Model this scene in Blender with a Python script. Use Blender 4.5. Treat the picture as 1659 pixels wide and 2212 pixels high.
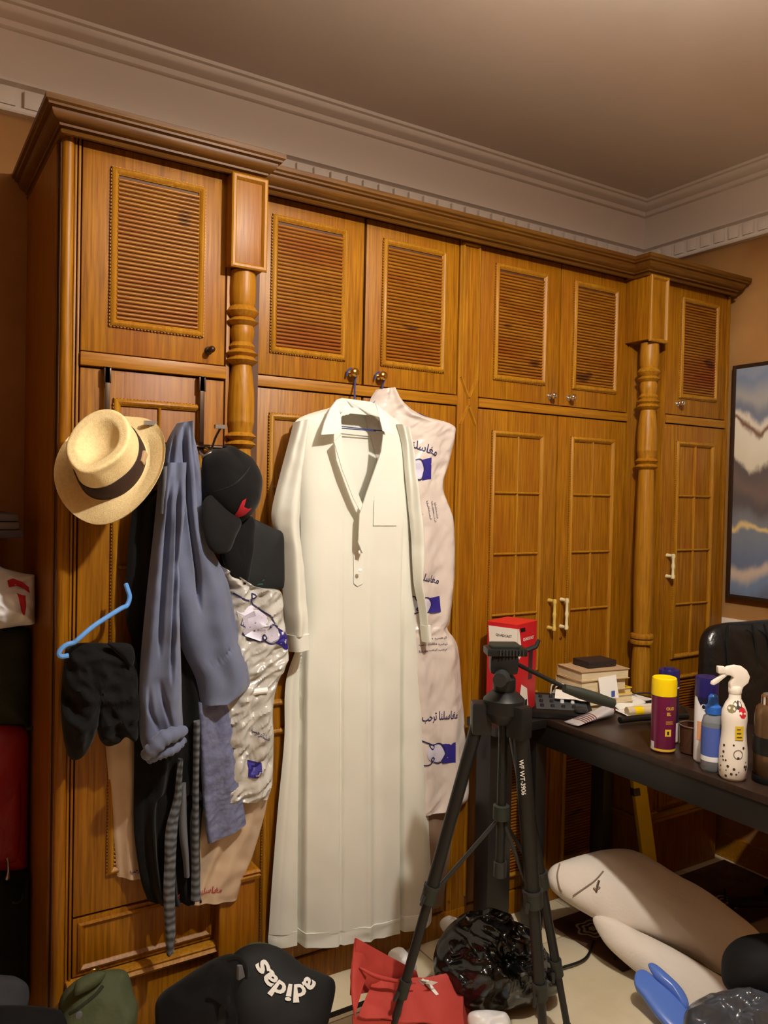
import bpy, bmesh, math, random
from math import sin, cos, pi, radians, sqrt
from mathutils import Vector, Matrix, noise
from mathutils.bvhtree import BVHTree

for o in list(bpy.data.objects): bpy.data.objects.remove(o)
SC = bpy.context.scene
COL = SC.collection

# ------------------------------------------------------------------ camera
CAM_H = 1.48
FPX, CX, CY = 1734.0, 829.5, 1106.0
YAW, PITCH, ROLL = 0.55807, -0.02018, 0.02086
_f = Vector((sin(YAW)*cos(PITCH), cos(YAW)*cos(PITCH), sin(PITCH)))
_r0 = Vector((cos(YAW), -sin(YAW), 0)); _u0 = _r0.cross(_f)
_r = _r0*cos(ROLL)+_u0*sin(ROLL); _u = -_r0*sin(ROLL)+_u0*cos(ROLL)
cam_data = bpy.data.cameras.new('camera')
cam_data.sensor_fit = 'HORIZONTAL'; cam_data.sensor_width = 36.0
cam_data.lens = FPX/1659*36.0; cam_data.clip_start = 0.05
cam = bpy.data.objects.new('camera', cam_data); COL.objects.link(cam)
Mx = Matrix((( _r.x, _u.x, -_f.x), (_r.y, _u.y, -_f.y), (_r.z, _u.z, -_f.z))).to_4x4()
Mx.translation = Vector((0, 0, CAM_H)); cam.matrix_world = Mx
SC.camera = cam

# ------------------------------------------------------------------ world, exposure
w = bpy.data.worlds.new('world'); SC.world = w; w.use_nodes = True
w.node_tree.nodes['Background'].inputs[0].default_value = (1.0, 0.86, 0.7, 1)
w.node_tree.nodes['Background'].inputs[1].default_value = 0.02
SC.view_settings.view_transform = 'Standard'
SC.view_settings.look = 'None'
SC.view_settings.gamma = 1.0
SC.view_settings.use_curve_mapping = False
SC.view_settings.exposure = 0.0
LAMPS = [  # bulb position, watts, colour : the ceiling fitting stands above the frame
    ((1.16, 0.62, 2.56), 126.0, (1.0, 0.94, 0.84)),
]

def ray(x, y):
    return _r*((x-CX)/FPX) + _u*(-(y-CY)/FPX) + _f
ORI = Vector((0, 0, CAM_H))
def px2(P):
    q = Vector(P)-ORI; return (CX+FPX*q.dot(_r)/q.dot(_f), CY-FPX*q.dot(_u)/q.dot(_f))
def aY(x, y, Y): d = ray(x, y); return ORI + d*(Y/d.y)
def aX(x, y, X): d = ray(x, y); return ORI + d*(X/d.x)
def aZ(x, y, Z): d = ray(x, y); return ORI + d*((Z-CAM_H)/d.z)
def aP(x, y, P, n): d = ray(x, y); return ORI + d*((Vector(P)-ORI).dot(n)/d.dot(n))

# ------------------------------------------------------------------ materials
def lin(c):
    f = lambda v: v/12.92 if v <= .04045 else ((v+.055)/1.055)**2.4
    return tuple(f(v/255.0) for v in c) + (1.0,)
MATS = {}
def mat(name, rgb, rough=.6, metal=0.0, var=0.0, scale=20.0, bump=0.0, bscale=60.0, coat=0.0, spec=.5,
        rgb2=None, stretch=(1, 1, 1), trans=0.0, alpha=1.0, sheen=0.0, emit=0.0, detail=4.0, ior=1.45):
    m = bpy.data.materials.new(name); m.use_nodes = True
    nt = m.node_tree; b = nt.nodes['Principled BSDF']
    b.inputs['Base Color'].default_value = lin(rgb)
    b.inputs['Roughness'].default_value = rough
    b.inputs['Metallic'].default_value = metal
    b.inputs['Specular IOR Level'].default_value = spec
    b.inputs['Coat Weight'].default_value = coat
    b.inputs['Coat Roughness'].default_value = .15
    b.inputs['Transmission Weight'].default_value = trans
    b.inputs['Alpha'].default_value = alpha
    b.inputs['Sheen Weight'].default_value = sheen
    b.inputs['IOR'].default_value = ior
    if emit:
        b.inputs['Emission Color'].default_value = lin(rgb); b.inputs['Emission Strength'].default_value = emit
    if var or rgb2 or bump:
        g = nt.nodes.new('ShaderNodeNewGeometry'); mp = nt.nodes.new('ShaderNodeMapping')
        mp.inputs['Scale'].default_value = stretch
        nt.links.new(g.outputs['Position'], mp.inputs['Vector'])
    if var or rgb2:
        n = nt.nodes.new('ShaderNodeTexNoise'); n.inputs['Scale'].default_value = scale; n.inputs['Detail'].default_value = detail
        nt.links.new(mp.outputs[0], n.inputs['Vector'])
        r = nt.nodes.new('ShaderNodeValToRGB')
        c2 = lin(rgb2) if rgb2 else tuple(v*(1-var) for v in lin(rgb)[:3])+(1,)
        r.color_ramp.elements[0].position = .35; r.color_ramp.elements[1].position = .65
        r.color_ramp.elements[0].color = c2; r.color_ramp.elements[1].color = lin(rgb)
        nt.links.new(n.outputs['Fac'], r.inputs['Fac']); nt.links.new(r.outputs[0], b.inputs['Base Color'])
    if bump:
        n2 = nt.nodes.new('ShaderNodeTexNoise'); n2.inputs['Scale'].default_value = bscale; n2.inputs['Detail'].default_value = 3
        nt.links.new(mp.outputs[0], n2.inputs['Vector'])
        bp = nt.nodes.new('ShaderNodeBump'); bp.inputs['Strength'].default_value = bump; bp.inputs['Distance'].default_value = .01
        nt.links.new(n2.outputs['Fac'], bp.inputs['Height']); nt.links.new(bp.outputs[0], b.inputs['Normal'])
    MATS[name] = m
    return m

def wood(name, light, dark, red, grain=(70, 70, 2.2), rough=.42, coat=.0, redamt=.5, knots=0.0):
    """varnished timber: fine grain, broad tone drift, reddish heartwood patches, optional knots"""
    m = bpy.data.materials.new(name); m.use_nodes = True
    nt = m.node_tree; N = nt.nodes; L = nt.links; b = N['Principled BSDF']
    g = N.new('ShaderNodeNewGeometry')
    def nz(stretch, scale, detail=4, dist=0.0):
        mp = N.new('ShaderNodeMapping'); mp.inputs['Scale'].default_value = stretch
        L.new(g.outputs['Position'], mp.inputs['Vector'])
        n = N.new('ShaderNodeTexNoise'); n.inputs['Scale'].default_value = scale
        n.inputs['Detail'].default_value = detail; n.inputs['Distortion'].default_value = dist
        L.new(mp.outputs[0], n.inputs['Vector']); return n
    def ramp(src, a, bb, ca, cb):
        r = N.new('ShaderNodeValToRGB'); r.color_ramp.elements[0].position = a; r.color_ramp.elements[1].position = bb
        r.color_ramp.elements[0].color = ca; r.color_ramp.elements[1].color = cb
        L.new(src, r.inputs['Fac']); return r
    def mix(fac, a, bb, typ='MIX'):
        x = N.new('ShaderNodeMix'); x.data_type = 'RGBA'; x.blend_type = typ
        if isinstance(fac, float): x.inputs[0].default_value = fac
        else: L.new(fac, x.inputs[0])
        for s, i in ((a, 6), (bb, 7)):
            if isinstance(s, tuple): x.inputs[i].default_value = s
            else: L.new(s, x.inputs[i])
        return x
    n1 = nz(tuple(v*(2.2 if v > 10 else 3.0) for v in grain), 1.0, 5, .3)
    r1 = ramp(n1.outputs['Fac'], .28, .68, lin(dark), lin(light))
    st = tuple(1.0 if v < 10 else 5.0 for v in grain)
    n2 = nz(st, 1.6, 3)
    r2 = ramp(n2.outputs['Fac'], .45, .72, (0, 0, 0, 1), (redamt,)*3+(1,))
    x = mix(r2.outputs[0], r1.outputs[0], lin(red))
    out = x.outputs[2]
    if knots:
        n3 = nz((9, 9, 14) if grain[2] < 10 else (7, 9, 22), 1.0, 1)
        r3 = ramp(n3.outputs['Fac'], .70, .76, (0, 0, 0, 1), (knots,)*3+(1,))
        x3 = mix(r3.outputs[0], out, lin((70, 35, 18))); out = x3.outputs[2]
    L.new(out, b.inputs['Base Color'])
    b.inputs['Specular IOR Level'].default_value = .3
    b.inputs['Roughness'].default_value = rough; b.inputs['Coat Weight'].default_value = coat; b.inputs['Coat Roughness'].default_value = .2
    bp = N.new('ShaderNodeBump'); bp.inputs['Strength'].default_value = .15; bp.inputs['Distance'].default_value = .002
    L.new(n1.outputs['Fac'], bp.inputs['Height']); L.new(bp.outputs[0], b.inputs['Normal'])
    MATS[name] = m; return m

wood('oak', (162, 107, 12), (116, 69, 3), (130, 66, 5), redamt=.5)
wood('oak_light', (172, 122, 28), (138, 88, 12), (146, 84, 12), redamt=.35)
wood('oak_rail', (168, 116, 20), (134, 83, 8), (140, 76, 8), grain=(2.2, 70, 70), redamt=.4)
wood('pine_slat', (152, 100, 22), (122, 70, 10), (126, 50, 10), grain=(2.5, 40, 40), redamt=.85, knots=.8, rough=.36)
wood('cornice_wood', (112, 74, 22), (80, 48, 9), (88, 46, 9), grain=(2.0, 60, 60), redamt=.4)
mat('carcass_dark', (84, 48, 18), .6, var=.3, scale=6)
mat('plaster_ceiling', (222, 208, 196), .9, var=.05, scale=3)
mat('plaster_trim', (222, 208, 194), .8)
mat('ochre_wall', (176, 130, 74), .8, rgb2=(146, 98, 48), scale=2.2, bump=.1, bscale=30)
mat('marble', (226, 214, 186), .22, rgb2=(205, 192, 160), scale=3.5, detail=8)
mat('grout', (120, 104, 80), .9)
mat('black_marble', (24, 20, 18), .3)
mat('rug_brown', (96, 64, 42), .95, rgb2=(70, 46, 32), scale=14, bump=.4, bscale=300)
mat('rug_pale', (190, 170, 140), .95, bump=.4, bscale=300)
mat('white_cotton', (226, 227, 216), .85, bump=.05, bscale=400, sheen=.1)
mat('white_cotton_trim', (228, 229, 219), .85, bump=.05, bscale=400)
mat('blue_wire', (70, 78, 130), .35, metal=.3)
mat('clear_film', (226, 214, 206), .28, spec=.6, bump=.25, bscale=25, trans=.12)
mat('silver_film', (190, 188, 182), .22, spec=.7, bump=.3, bscale=25)
mat('tan_film', (196, 172, 146), .35, spec=.5, bump=.2, bscale=25)
mat('taupe_cloth', (132, 108, 88), .8)
mat('print_blue', (46, 38, 132), .5)
mat('print_navy', (38, 34, 84), .5)
mat('print_red', (176, 60, 70), .5)
mat('print_lilac', (205, 202, 222), .4)
mat('straw', (246, 224, 170), .75, rgb2=(236, 210, 152), scale=160, bump=.25, bscale=500)
mat('hat_band', (52, 30, 22), .7, bump=.2, bscale=300)
mat('blue_grey_cotton', (106, 116, 144), .8, rgb2=(94, 102, 130), scale=9, bump=.08, bscale=300, sheen=.2)
mat('chambray', (116, 122, 152), .85, rgb2=(98, 104, 138), scale=60, bump=.25, bscale=90)
mat('black_cotton', (13, 13, 14), .9, spec=.25, bump=.15, bscale=200, sheen=.06)
mat('black_twill', (13, 13, 14), .85, spec=.25, bump=.1, bscale=300, sheen=.08)
mat('charcoal_nylon', (30, 32, 33), .65, spec=.3, bump=.08, bscale=300)
mat('grey_cotton', (96, 98, 104), .85, bump=.1, bscale=200)
mat('red_thread', (196, 36, 52), .7)
mat('green_print', (30, 74, 64), .7)
mat('hanger_blue', (98, 158, 232), .3, spec=.6)
mat('hanger_white', (250, 250, 250), .3)
mat('steel', (170, 165, 158), .3, metal=1.0)
mat('dark_steel', (72, 56, 44), .35, metal=.8)
mat('chrome', (225, 222, 215), .12, metal=1.0)
mat('brass', (206, 164, 84), .22, metal=1.0)
mat('cream_handle', (226, 214, 168), .35, spec=.6)
mat('brass_handle', (214, 186, 96), .3, spec=.6)
mat('desk_black', (24, 22, 21), .45, coat=.2)
mat('desk_top', (52, 38, 30), .35, rgb2=(40, 28, 22), scale=8, stretch=(1, 6, 1))
mat('tripod_black', (26, 27, 27), .42)
mat('tripod_grey', (58, 60, 60), .4, metal=.4)
mat('tripod_green', (42, 47, 40), .55)
mat('print_white', (235, 235, 230), .6)
mat('box_red', (190, 20, 32), .45)
mat('box_red_top', (222, 46, 40), .45)
mat('box_white', (232, 226, 216), .5)
mat('box_dark', (60, 22, 40), .4)
mat('paper', (240, 238, 230), .8)
mat('page_edges', (232, 214, 174), .85, var=.15, scale=300, stretch=(.1, .1, 1))
mat('cover_tan', (190, 160, 124), .6)
mat('cover_yellow', (236, 200, 40), .6)
mat('cover_grey', (92, 78, 70), .6)
mat('cover_cream', (214, 196, 160), .6)
mat('box_black', (46, 38, 36), .5)
mat('plastic_black', (20, 20, 21), .35)
mat('plastic_grey', (70, 74, 78), .4)
mat('label_white', (225, 228, 232), .5)
mat('cable_black', (16, 16, 16), .5)
mat('cable_white', (222, 214, 200), .5)
mat('cable_yellow', (204, 190, 40), .5)
mat('tube_silver', (216, 216, 220), .25, metal=.4)
mat('tube_brown', (118, 70, 62), .35)
mat('can_plum', (98, 22, 58), .28, coat=.3)
mat('cap_yellow', (246, 212, 12), .35)
mat('cap_navy', (34, 30, 96), .3)
mat('can_white', (226, 224, 226), .3, coat=.2)
mat('can_navy', (24, 26, 60), .3)
mat('can_peach', (232, 168, 120), .4)
mat('bottle_clear', (205, 215, 225), .08, trans=.75, ior=1.2)
mat('label_blue', (76, 98, 176), .4)
mat('pump_blue', (44, 104, 196), .3)
mat('spray_white', (240, 232, 220), .35)
mat('dot_dark', (60, 46, 44), .5)
mat('dot_olive', (132, 122, 84), .5)
mat('dot_red', (206, 40, 52), .5)
mat('note_yellow', (220, 188, 40), .6)
mat('gold_print', (226, 188, 60), .4)
mat('glass_brown', (150, 110, 84), .06, trans=.8, ior=1.2)
mat('leather_black', (22, 22, 23), .28, bump=.25, bscale=40, coat=.2)
mat('monitor_tan', (112, 86, 60), .2, metal=.5)
mat('level_yellow', (240, 212, 0), .4)
mat('level_dark', (60, 54, 30), .4)
mat('pillow_white', (236, 226, 214), .85, bump=.12, bscale=90)
mat('pillow_cord', (150, 128, 112), .8)
mat('trash_film', (13, 14, 15), .16, spec=.7, bump=.35, bscale=18)
mat('grey_film', (70, 74, 82), .18, spec=.7, bump=.35, bscale=18)
mat('white_film', (238, 238, 240), .35, bump=.3, bscale=22)
mat('red_bag', (186, 66, 58), .7, bump=.12, bscale=120)
mat('blue_plastic', (92, 128, 216), .25, spec=.6)
mat('black_foam', (12, 12, 13), .8)
mat('red_nylon', (140, 18, 22), .5, bump=.15, bscale=60)
mat('dark_green', (34, 38, 22), .85, bump=.2, bscale=150)
mat('olive_cloth', (72, 80, 54), .85, bump=.2, bscale=100)
mat('dark_knit', (52, 54, 58), .9, bump=.2, bscale=150)
mat('navy_blanket', (50, 52, 66), .9, rgb2=(110, 90, 80), scale=22, stretch=(.1, .1, 1))
mat('frame_dark', (48, 30, 18), .5)
mat('bulb_glow', (255, 226, 180), .4, emit=12.0)
mat('lamp_brass', (150, 112, 56), .3, metal=1.0)

def stripes_mat(name, c1, c2, scale):
    m = bpy.data.materials.new(name); m.use_nodes = True; nt = m.node_tree; b = nt.nodes['Principled BSDF']
    g = nt.nodes.new('ShaderNodeNewGeometry'); wv = nt.nodes.new('ShaderNodeTexWave'); wv.bands_direction = 'Z'
    wv.inputs['Scale'].default_value = scale; wv.inputs['Distortion'].default_value = 2.0; wv.inputs['Detail'].default_value = 2
    r = nt.nodes.new('ShaderNodeValToRGB'); r.color_ramp.elements[0].color = lin(c1); r.color_ramp.elements[1].color = lin(c2)
    nt.links.new(g.outputs['Position'], wv.inputs['Vector']); nt.links.new(wv.outputs[0], r.inputs[0]); nt.links.new(r.outputs[0], b.inputs['Base Color'])
    b.inputs['Roughness'].default_value = .8
    MATS[name] = m
stripes_mat('ribbed_belt', (52, 54, 58), (104, 108, 114), 16)

def painting_mat():
    m = bpy.data.materials.new('abstract_canvas'); m.use_nodes = True; nt = m.node_tree; b = nt.nodes['Principled BSDF']
    N, L = nt.nodes, nt.links
    g = N.new('ShaderNodeNewGeometry'); sp = N.new('ShaderNodeSeparateXYZ'); L.new(g.outputs['Position'], sp.inputs[0])
    n = N.new('ShaderNodeTexNoise'); n.inputs['Scale'].default_value = 3.0; n.inputs['Detail'].default_value = 5
    mp = N.new('ShaderNodeMapping'); mp.inputs['Scale'].default_value = (1, 1.3, .6); L.new(g.outputs['Position'], mp.inputs[0]); L.new(mp.outputs[0], n.inputs['Vector'])
    a = N.new('ShaderNodeMath'); a.operation = 'MULTIPLY_ADD'; L.new(n.outputs['Fac'], a.inputs[0]); a.inputs[1].default_value = .42; L.new(sp.outputs['Z'], a.inputs[2])
    mr = N.new('ShaderNodeMapRange'); L.new(a.outputs[0], mr.inputs[0]); mr.inputs[1].default_value = 1.27; mr.inputs[2].default_value = 2.27
    r = N.new('ShaderNodeValToRGB'); r.color_ramp.interpolation = 'EASE'
    stops = [(0, (92, 98, 116)), (.1, (112, 132, 160)), (.16, (196, 178, 160)), (.2, (104, 116, 140)), (.32, (120, 128, 140)), (.345, (216, 190, 130)),
             (.37, (120, 122, 128)), (.46, (90, 84, 84)), (.52, (112, 96, 90)), (.6, (96, 86, 84)), (.63, (214, 206, 184)), (.74, (220, 214, 196)), (.76, (120, 88, 70)), (.78, (214, 206, 190)),
             (.81, (116, 124, 140)), (.88, (160, 158, 156)), (.96, (124, 136, 158)), (1, (136, 146, 164))]
    e = r.color_ramp.elements
    e[0].position, e[0].color = stops[0][0], lin(stops[0][1]); e[1].position, e[1].color = stops[-1][0], lin(stops[-1][1])
    for p, c in stops[1:-1]:
        x = e.new(p); x.color = lin(c)
    L.new(mr.outputs[0], r.inputs[0]); L.new(r.outputs[0], b.inputs['Base Color']); b.inputs['Roughness'].default_value = .5
    MATS['abstract_canvas'] = m
painting_mat()

# ------------------------------------------------------------------ mesh builder
class MB:
    def __init__(s): s.v = []; s.f = []
    def add(s, vs, fs):
        k = len(s.v); s.v += [Vector(p) for p in vs]; s.f += [tuple(i+k for i in f) for f in fs]; return s
    def box(s, a, b):
        x0, y0, z0 = a; x1, y1, z1 = b
        return s.add([(x0,y0,z0),(x1,y0,z0),(x1,y1,z0),(x0,y1,z0),(x0,y0,z1),(x1,y0,z1),(x1,y1,z1),(x0,y1,z1)],
                     [(0,3,2,1),(4,5,6,7),(0,1,5,4),(1,2,6,5),(2,3,7,6),(3,0,4,7)])
    def obox(s, c, size, rz=0, M=None):
        m = MB().box([-q/2 for q in size], [q/2 for q in size])
        R = M if M else Matrix.Rotation(rz, 3, 'Z')
        return s.add([R@p+Vector(c) for p in m.v], m.f)
    def merge(s, o): return s.add(o.v, o.f)
    def xf(s, M): s.v = [M@p for p in s.v]; return s
    def tube(s, pts, r, n=8, cap=True):
        pts = [Vector(p) for p in pts]; m = len(pts); rs = r if isinstance(r, (list, tuple)) else [r]*m
        t0 = (pts[1]-pts[0]).normalized(); a = t0.orthogonal().normalized(); vs = []
        for i, p in enumerate(pts):
            t = (pts[min(i+1, m-1)]-pts[max(i-1, 0)]).normalized()
            a = (a-t*a.dot(t)).normalized(); b = t.cross(a)
            vs += [p+(a*cos(2*pi*j/n)+b*sin(2*pi*j/n))*rs[i] for j in range(n)]
        fs = [(i*n+j, i*n+(j+1) % n, (i+1)*n+(j+1) % n, (i+1)*n+j) for i in range(m-1) for j in range(n)]
        if cap: fs += [tuple(range(n))[::-1], tuple(range((m-1)*n, m*n))]
        return s.add(vs, fs)
    def lathe(s, prof, c=(0, 0, 0), n=24, M=None, cap=True, sx=1.0, sy=1.0):
        vs = []; M = M or Matrix.Identity(3); c = Vector(c)
        for r, z in prof: vs += [c+M@Vector((r*sx*cos(2*pi*j/n), r*sy*sin(2*pi*j/n), z)) for j in range(n)]
        m = len(prof)
        fs = [(i*n+j, i*n+(j+1) % n, (i+1)*n+(j+1) % n, (i+1)*n+j) for i in range(m-1) for j in range(n)]
        if cap: fs += [tuple(range(n))[::-1], tuple(range((m-1)*n, m*n))]
        return s.add(vs, fs)
    def prism(s, poly, off):
        n = len(poly); off = Vector(off); p = [Vector(q) for q in poly]
        return s.add(p+[q+off for q in p], [tuple(range(n))[::-1], tuple(range(n, 2*n))]+[(i, (i+1) % n, n+(i+1) % n, n+i) for i in range(n)])
    def frame(s, x0, x1, z0, z1, Y, prof):
        """mitred moulding round a rectangle on a wall plane: prof = [(inset, height towards viewer)]"""
        vs = []
        for d, h in prof: vs += [(x0+d, Y-h, z0+d), (x1-d, Y-h, z0+d), (x1-d, Y-h, z1-d), (x0+d, Y-h, z1-d)]
        m = len(prof)
        return s.add(vs, [(i*4+j, i*4+(j+1) % 4, (i+1)*4+(j+1) % 4, (i+1)*4+j) for i in range(m-1) for j in range(4)])
    def sweep(s, path, prof, closed_prof=True):
        """profile (out, z) swept along a 2-D path; out is to the right-hand side of travel"""
        P = [Vector((p[0], p[1])) for p in path]; m = len(P); vs = []
        for i in range(m):
            d0 = (P[i]-P[i-1]).normalized() if i > 0 else None
            d1 = (P[i+1]-P[i]).normalized() if i < m-1 else None
            if d0 is None: d0 = d1
            if d1 is None: d1 = d0
            n0 = Vector((d0.y, -d0.x)); n1 = Vector((d1.y, -d1.x)); b = n0+n1; b = b/(b.dot(n0))
            for o, z in prof: vs.append((P[i].x+b.x*o, P[i].y+b.y*o, z))
        k = len(prof); kk = k if closed_prof else k-1
        fs = [(i*k+j, i*k+(j+1) % k, (i+1)*k+(j+1) % k, (i+1)*k+j) for i in range(m-1) for j in range(kk)]
        if closed_prof: fs += [tuple(range(k))[::-1], tuple(range((m-1)*k, m*k))]
        return s.add(vs, fs)

ORG = {}
def mesh_from(mb, org, name, mats, bevel=0.0, smooth=35, recalc=True):
    me = bpy.data.meshes.new(name)
    me.from_pydata([tuple(p-org) for p in mb.v], [], mb.f)
    bm = bmesh.new(); bm.from_mesh(me)
    if recalc: bmesh.ops.recalc_face_normals(bm, faces=bm.faces)
    if bevel: bmesh.ops.bevel(bm, geom=[e for e in bm.edges if len(e.link_faces) == 2 and e.calc_face_angle(0) > .5], offset=bevel, segments=2, affect='EDGES', profile=.6)
    bm.to_mesh(me); bm.free()
    for m in (mats if isinstance(mats, (list, tuple)) else [mats]): me.materials.append(MATS[m])
    if smooth:
        for p in me.polygons: p.use_smooth = True
        me.set_sharp_from_angle(angle=radians(smooth))
    return me
def tag(o, label, cat, group=None):
    o['label'] = label; o['category'] = cat
    if group: o['group'] = group
    return o
def thing(name, label, cat, loc, group=None):
    o = bpy.data.objects.new(name, None); COL.objects.link(o); o.location = loc; o.empty_display_size = .05
    ORG[o.name] = Vector(loc); return tag(o, label, cat, group)
def part(name, mb, mats, parent, bevel=0.0, smooth=35, label=None, recalc=True):
    org = ORG[parent.name]
    o = bpy.data.objects.new(name, mesh_from(mb, org, name, mats, bevel, smooth, recalc)); COL.objects.link(o); o.parent = parent
    ORG[o.name] = org
    if label: o['label'] = label
    return o
def solo(name, mb, mats, label, cat, group=None, bevel=0.0, smooth=35, loc=None):
    if loc is None:
        xs = [p.x for p in mb.v]; ys = [p.y for p in mb.v]; loc = ((min(xs)+max(xs))/2, (min(ys)+max(ys))/2, min(p.z for p in mb.v))
    o = bpy.data.objects.new(name, mesh_from(mb, Vector(loc), name, mats, bevel, smooth)); COL.objects.link(o); o.location = loc
    ORG[o.name] = Vector(loc); return tag(o, label, cat, group)
def struct(name, mb, mats, bevel=0.0, smooth=35):
    o = bpy.data.objects.new(name, mesh_from(mb, Vector((0, 0, 0)), name, mats, bevel, smooth)); COL.objects.link(o)
    o['kind'] = 'structure'; ORG[o.name] = Vector((0, 0, 0)); return o
def inst(name, me, loc, parent, rot=None):
    o = bpy.data.objects.new(name, me); COL.objects.link(o); o.parent = parent; o.location = Vector(loc)-ORG[parent.name]
    if rot: o.rotation_euler = rot
    return o

def crv(pts, n, closed=False):
    """Catmull-Rom resample of 2-D or 3-D points"""
    P = [Vector(p) for p in pts]; m = len(P); out = []; segs = m if closed else m-1
    for k in range(n if closed else n+1):
        t = k/n*segs; i = min(int(t), segs-1); f = t-i
        g = (lambda j: P[j % m]) if closed else (lambda j: P[max(0, min(m-1, j))])
        a, b, c, d = g(i-1), g(i), g(i+1), g(i+2)
        out.append(b*1.0+(c-a)*(.5*f)+(a*2-b*5+c*4-d)*(.5*f*f)+(b*3-a-c*3+d)*(.5*f**3))
    return out
def pz(p, s, seed): return noise.noise(Vector((p.x*s+seed*7.3, p.y*s-seed*3.1, p.z*s+seed*1.7)))
def inpoly(x, y, poly):
    c = False; n = len(poly)
    for i in range(n):
        x0, y0 = poly[i]; x1, y1 = poly[i-1]
        if (y0 > y) != (y1 > y) and x < (x1-x0)*(y-y0)/(y1-y0)+x0: c = not c
    return c

def cloth(rows, Y, depth, folds=(), wr=(.006, 14), nu=48, nv=64, ep=2.5, seed=1, hole=None, grow=None, back=.012, extra=None, crk=0.0):
    """hanging cloth: rows of ((xl,yl),(xr,yr)) traced edges on the plane Y, swelling towards the room with folds"""
    Lp = crv([r[0] for r in rows], nv); Rp = crv([r[1] for r in rows], nv)
    F, B, PX = [], [], []
    for j in range(nv+1):
        v = j/nv; a = aY(Lp[j].x, Lp[j].y, Y); b = aY(Rp[j].x, Rp[j].y, Y)
        for i in range(nu+1):
            u = i/nu; p = a.lerp(b, u); e = 1-abs(2*u-1)**ep
            g = grow(v) if grow else 1.0
            d = depth*e*(.75+.25*g)
            nzs = pz(Vector((u*1.7, v*1.1, seed)), 1.0, seed)
            for fr, am, ph, sh in folds: d += am*g*sin(2*pi*(fr*(u+.10*nzs)+ph+sh*v))*(1+.8*pz(Vector((u*2, v*2.5, fr)), 1.0, seed+2))*min(1, e*1.6)
            if crk: pq = Vector((p.x*.8+p.z*.5, 0, (p.z-p.x*.6)*1.9)); d += crk*(1-abs(pz(pq, 13, seed))*2.6-abs(pz(pq, 29, seed+4))*1.3)*min(1, e*2)
            d += wr[0]*(pz(p, wr[1], seed)+.5*pz(p, wr[1]*2.3, seed+5))*min(1, e*2.5)
            if extra: q = px2((p.x, p.y-d, p.z)); d += extra(q[0], q[1])*min(1, e*2.5)
            F.append(Vector((p.x, p.y-max(d, -.004), p.z))); B.append(Vector((p.x, p.y+back*e, p.z)))
            PX.append(px2(F[-1]) if hole else None)
    m = MB(); W = nu+1; N = len(F); fs = []
    for j in range(nv):
        for i in range(nu):
            q = (j*W+i, j*W+i+1, (j+1)*W+i+1, (j+1)*W+i)
            fs.append(tuple(k+N for k in q[::-1]))
            if hole:
                cx = sum(PX[k][0] for k in q)/4; cy = sum(PX[k][1] for k in q)/4
                if inpoly(cx, cy, hole): continue
            fs.append(q)
    for j in range(nv):
        fs.append((j*W, (j+1)*W, (j+1)*W+N, j*W+N)); fs.append((j*W+nu, j*W+nu+N, (j+1)*W+nu+N, (j+1)*W+nu))
    for i in range(nu):
        fs.append((i, i+N, i+1+N, i+1)); k = nv*W+i; fs.append((k, k+1, k+1+N, k+N))
    return m.add(F+B, fs)

def grooves(*gs):
    """long creases: each (points, width px, depth) cut into the cloth along a traced line"""
    def f(x, y):
        d = 0
        for pts, w_, dp in gs:
            for (x0, y0), (x1, y1) in zip(pts, pts[1:]):
                if y0 <= y < y1:
                    t = (y-y0)/(y1-y0); fd = min(1, (y-pts[0][1])/60+.05, (pts[-1][1]-y)/60+.05)
                    d -= dp*fd*math.exp(-((x-(x0+(x1-x0)*t))/w_)**2); break
        return d
    return f

def blob(outl, P, n, df, db=None, wr=(.01, 12), nr=12, na=56, pw=.5, seed=1, ctr=None, crk=0.0, xmax=None):
    """soft solid whose outline is traced on the plane through P with normal n, swelling df / db to both sides"""
    n = Vector(n).normalized(); db = df if db is None else db
    O = [aP(q.x, q.y, P, n) for q in crv(outl, na, True)]
    if xmax:
        for q in O: q.x = min(q.x, xmax)
    c = aP(ctr[0], ctr[1], P, n) if ctr else sum(O, Vector())/na
    V = []; fs = []
    for sgn, dd in ((1, df), (-1, db)):
        k0 = len(V); V.append(c+n*(dd*sgn*(1+0*1)))
        for i in range(1, nr+1):
            r = sin(i/nr*pi/2)
            h = max(0, 1-r**2.2)**pw
            for j in range(na):
                p = c.lerp(O[j], r); w2 = wr[0]*(pz(p, wr[1], seed+sgn)+.6*pz(p, wr[1]*2.1, seed+9))*min(1, h*1.5+.0)
                if crk: w2 += sgn*crk*(.6-abs(pz(p, 16, seed))*2.2-abs(pz(p, 34, seed+4))*1.0)*min(1, h*1.6)
                V.append(p+n*(sgn*dd*h+w2))
        for j in range(na): fs.append((k0, k0+1+j, k0+1+(j+1) % na))
        for i in range(nr-1):
            for j in range(na):
                a = k0+1+i*na; fs.append((a+j, a+na+j, a+na+(j+1) % na, a+(j+1) % na))
    # weld rims
    k1 = 1+(nr-1)*na; k2 = (1+nr*na)+1+(nr-1)*na
    mp = {k2+j: k1+j for j in range(na)}
    fs = [tuple(mp.get(i, i) for i in f) for f in fs]
    used = sorted(set(i for f in fs for i in f)); re = {o: i for i, o in enumerate(used)}
    return MB().add([V[i] for i in used], [tuple(re[i] for i in f) for f in fs])

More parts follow.
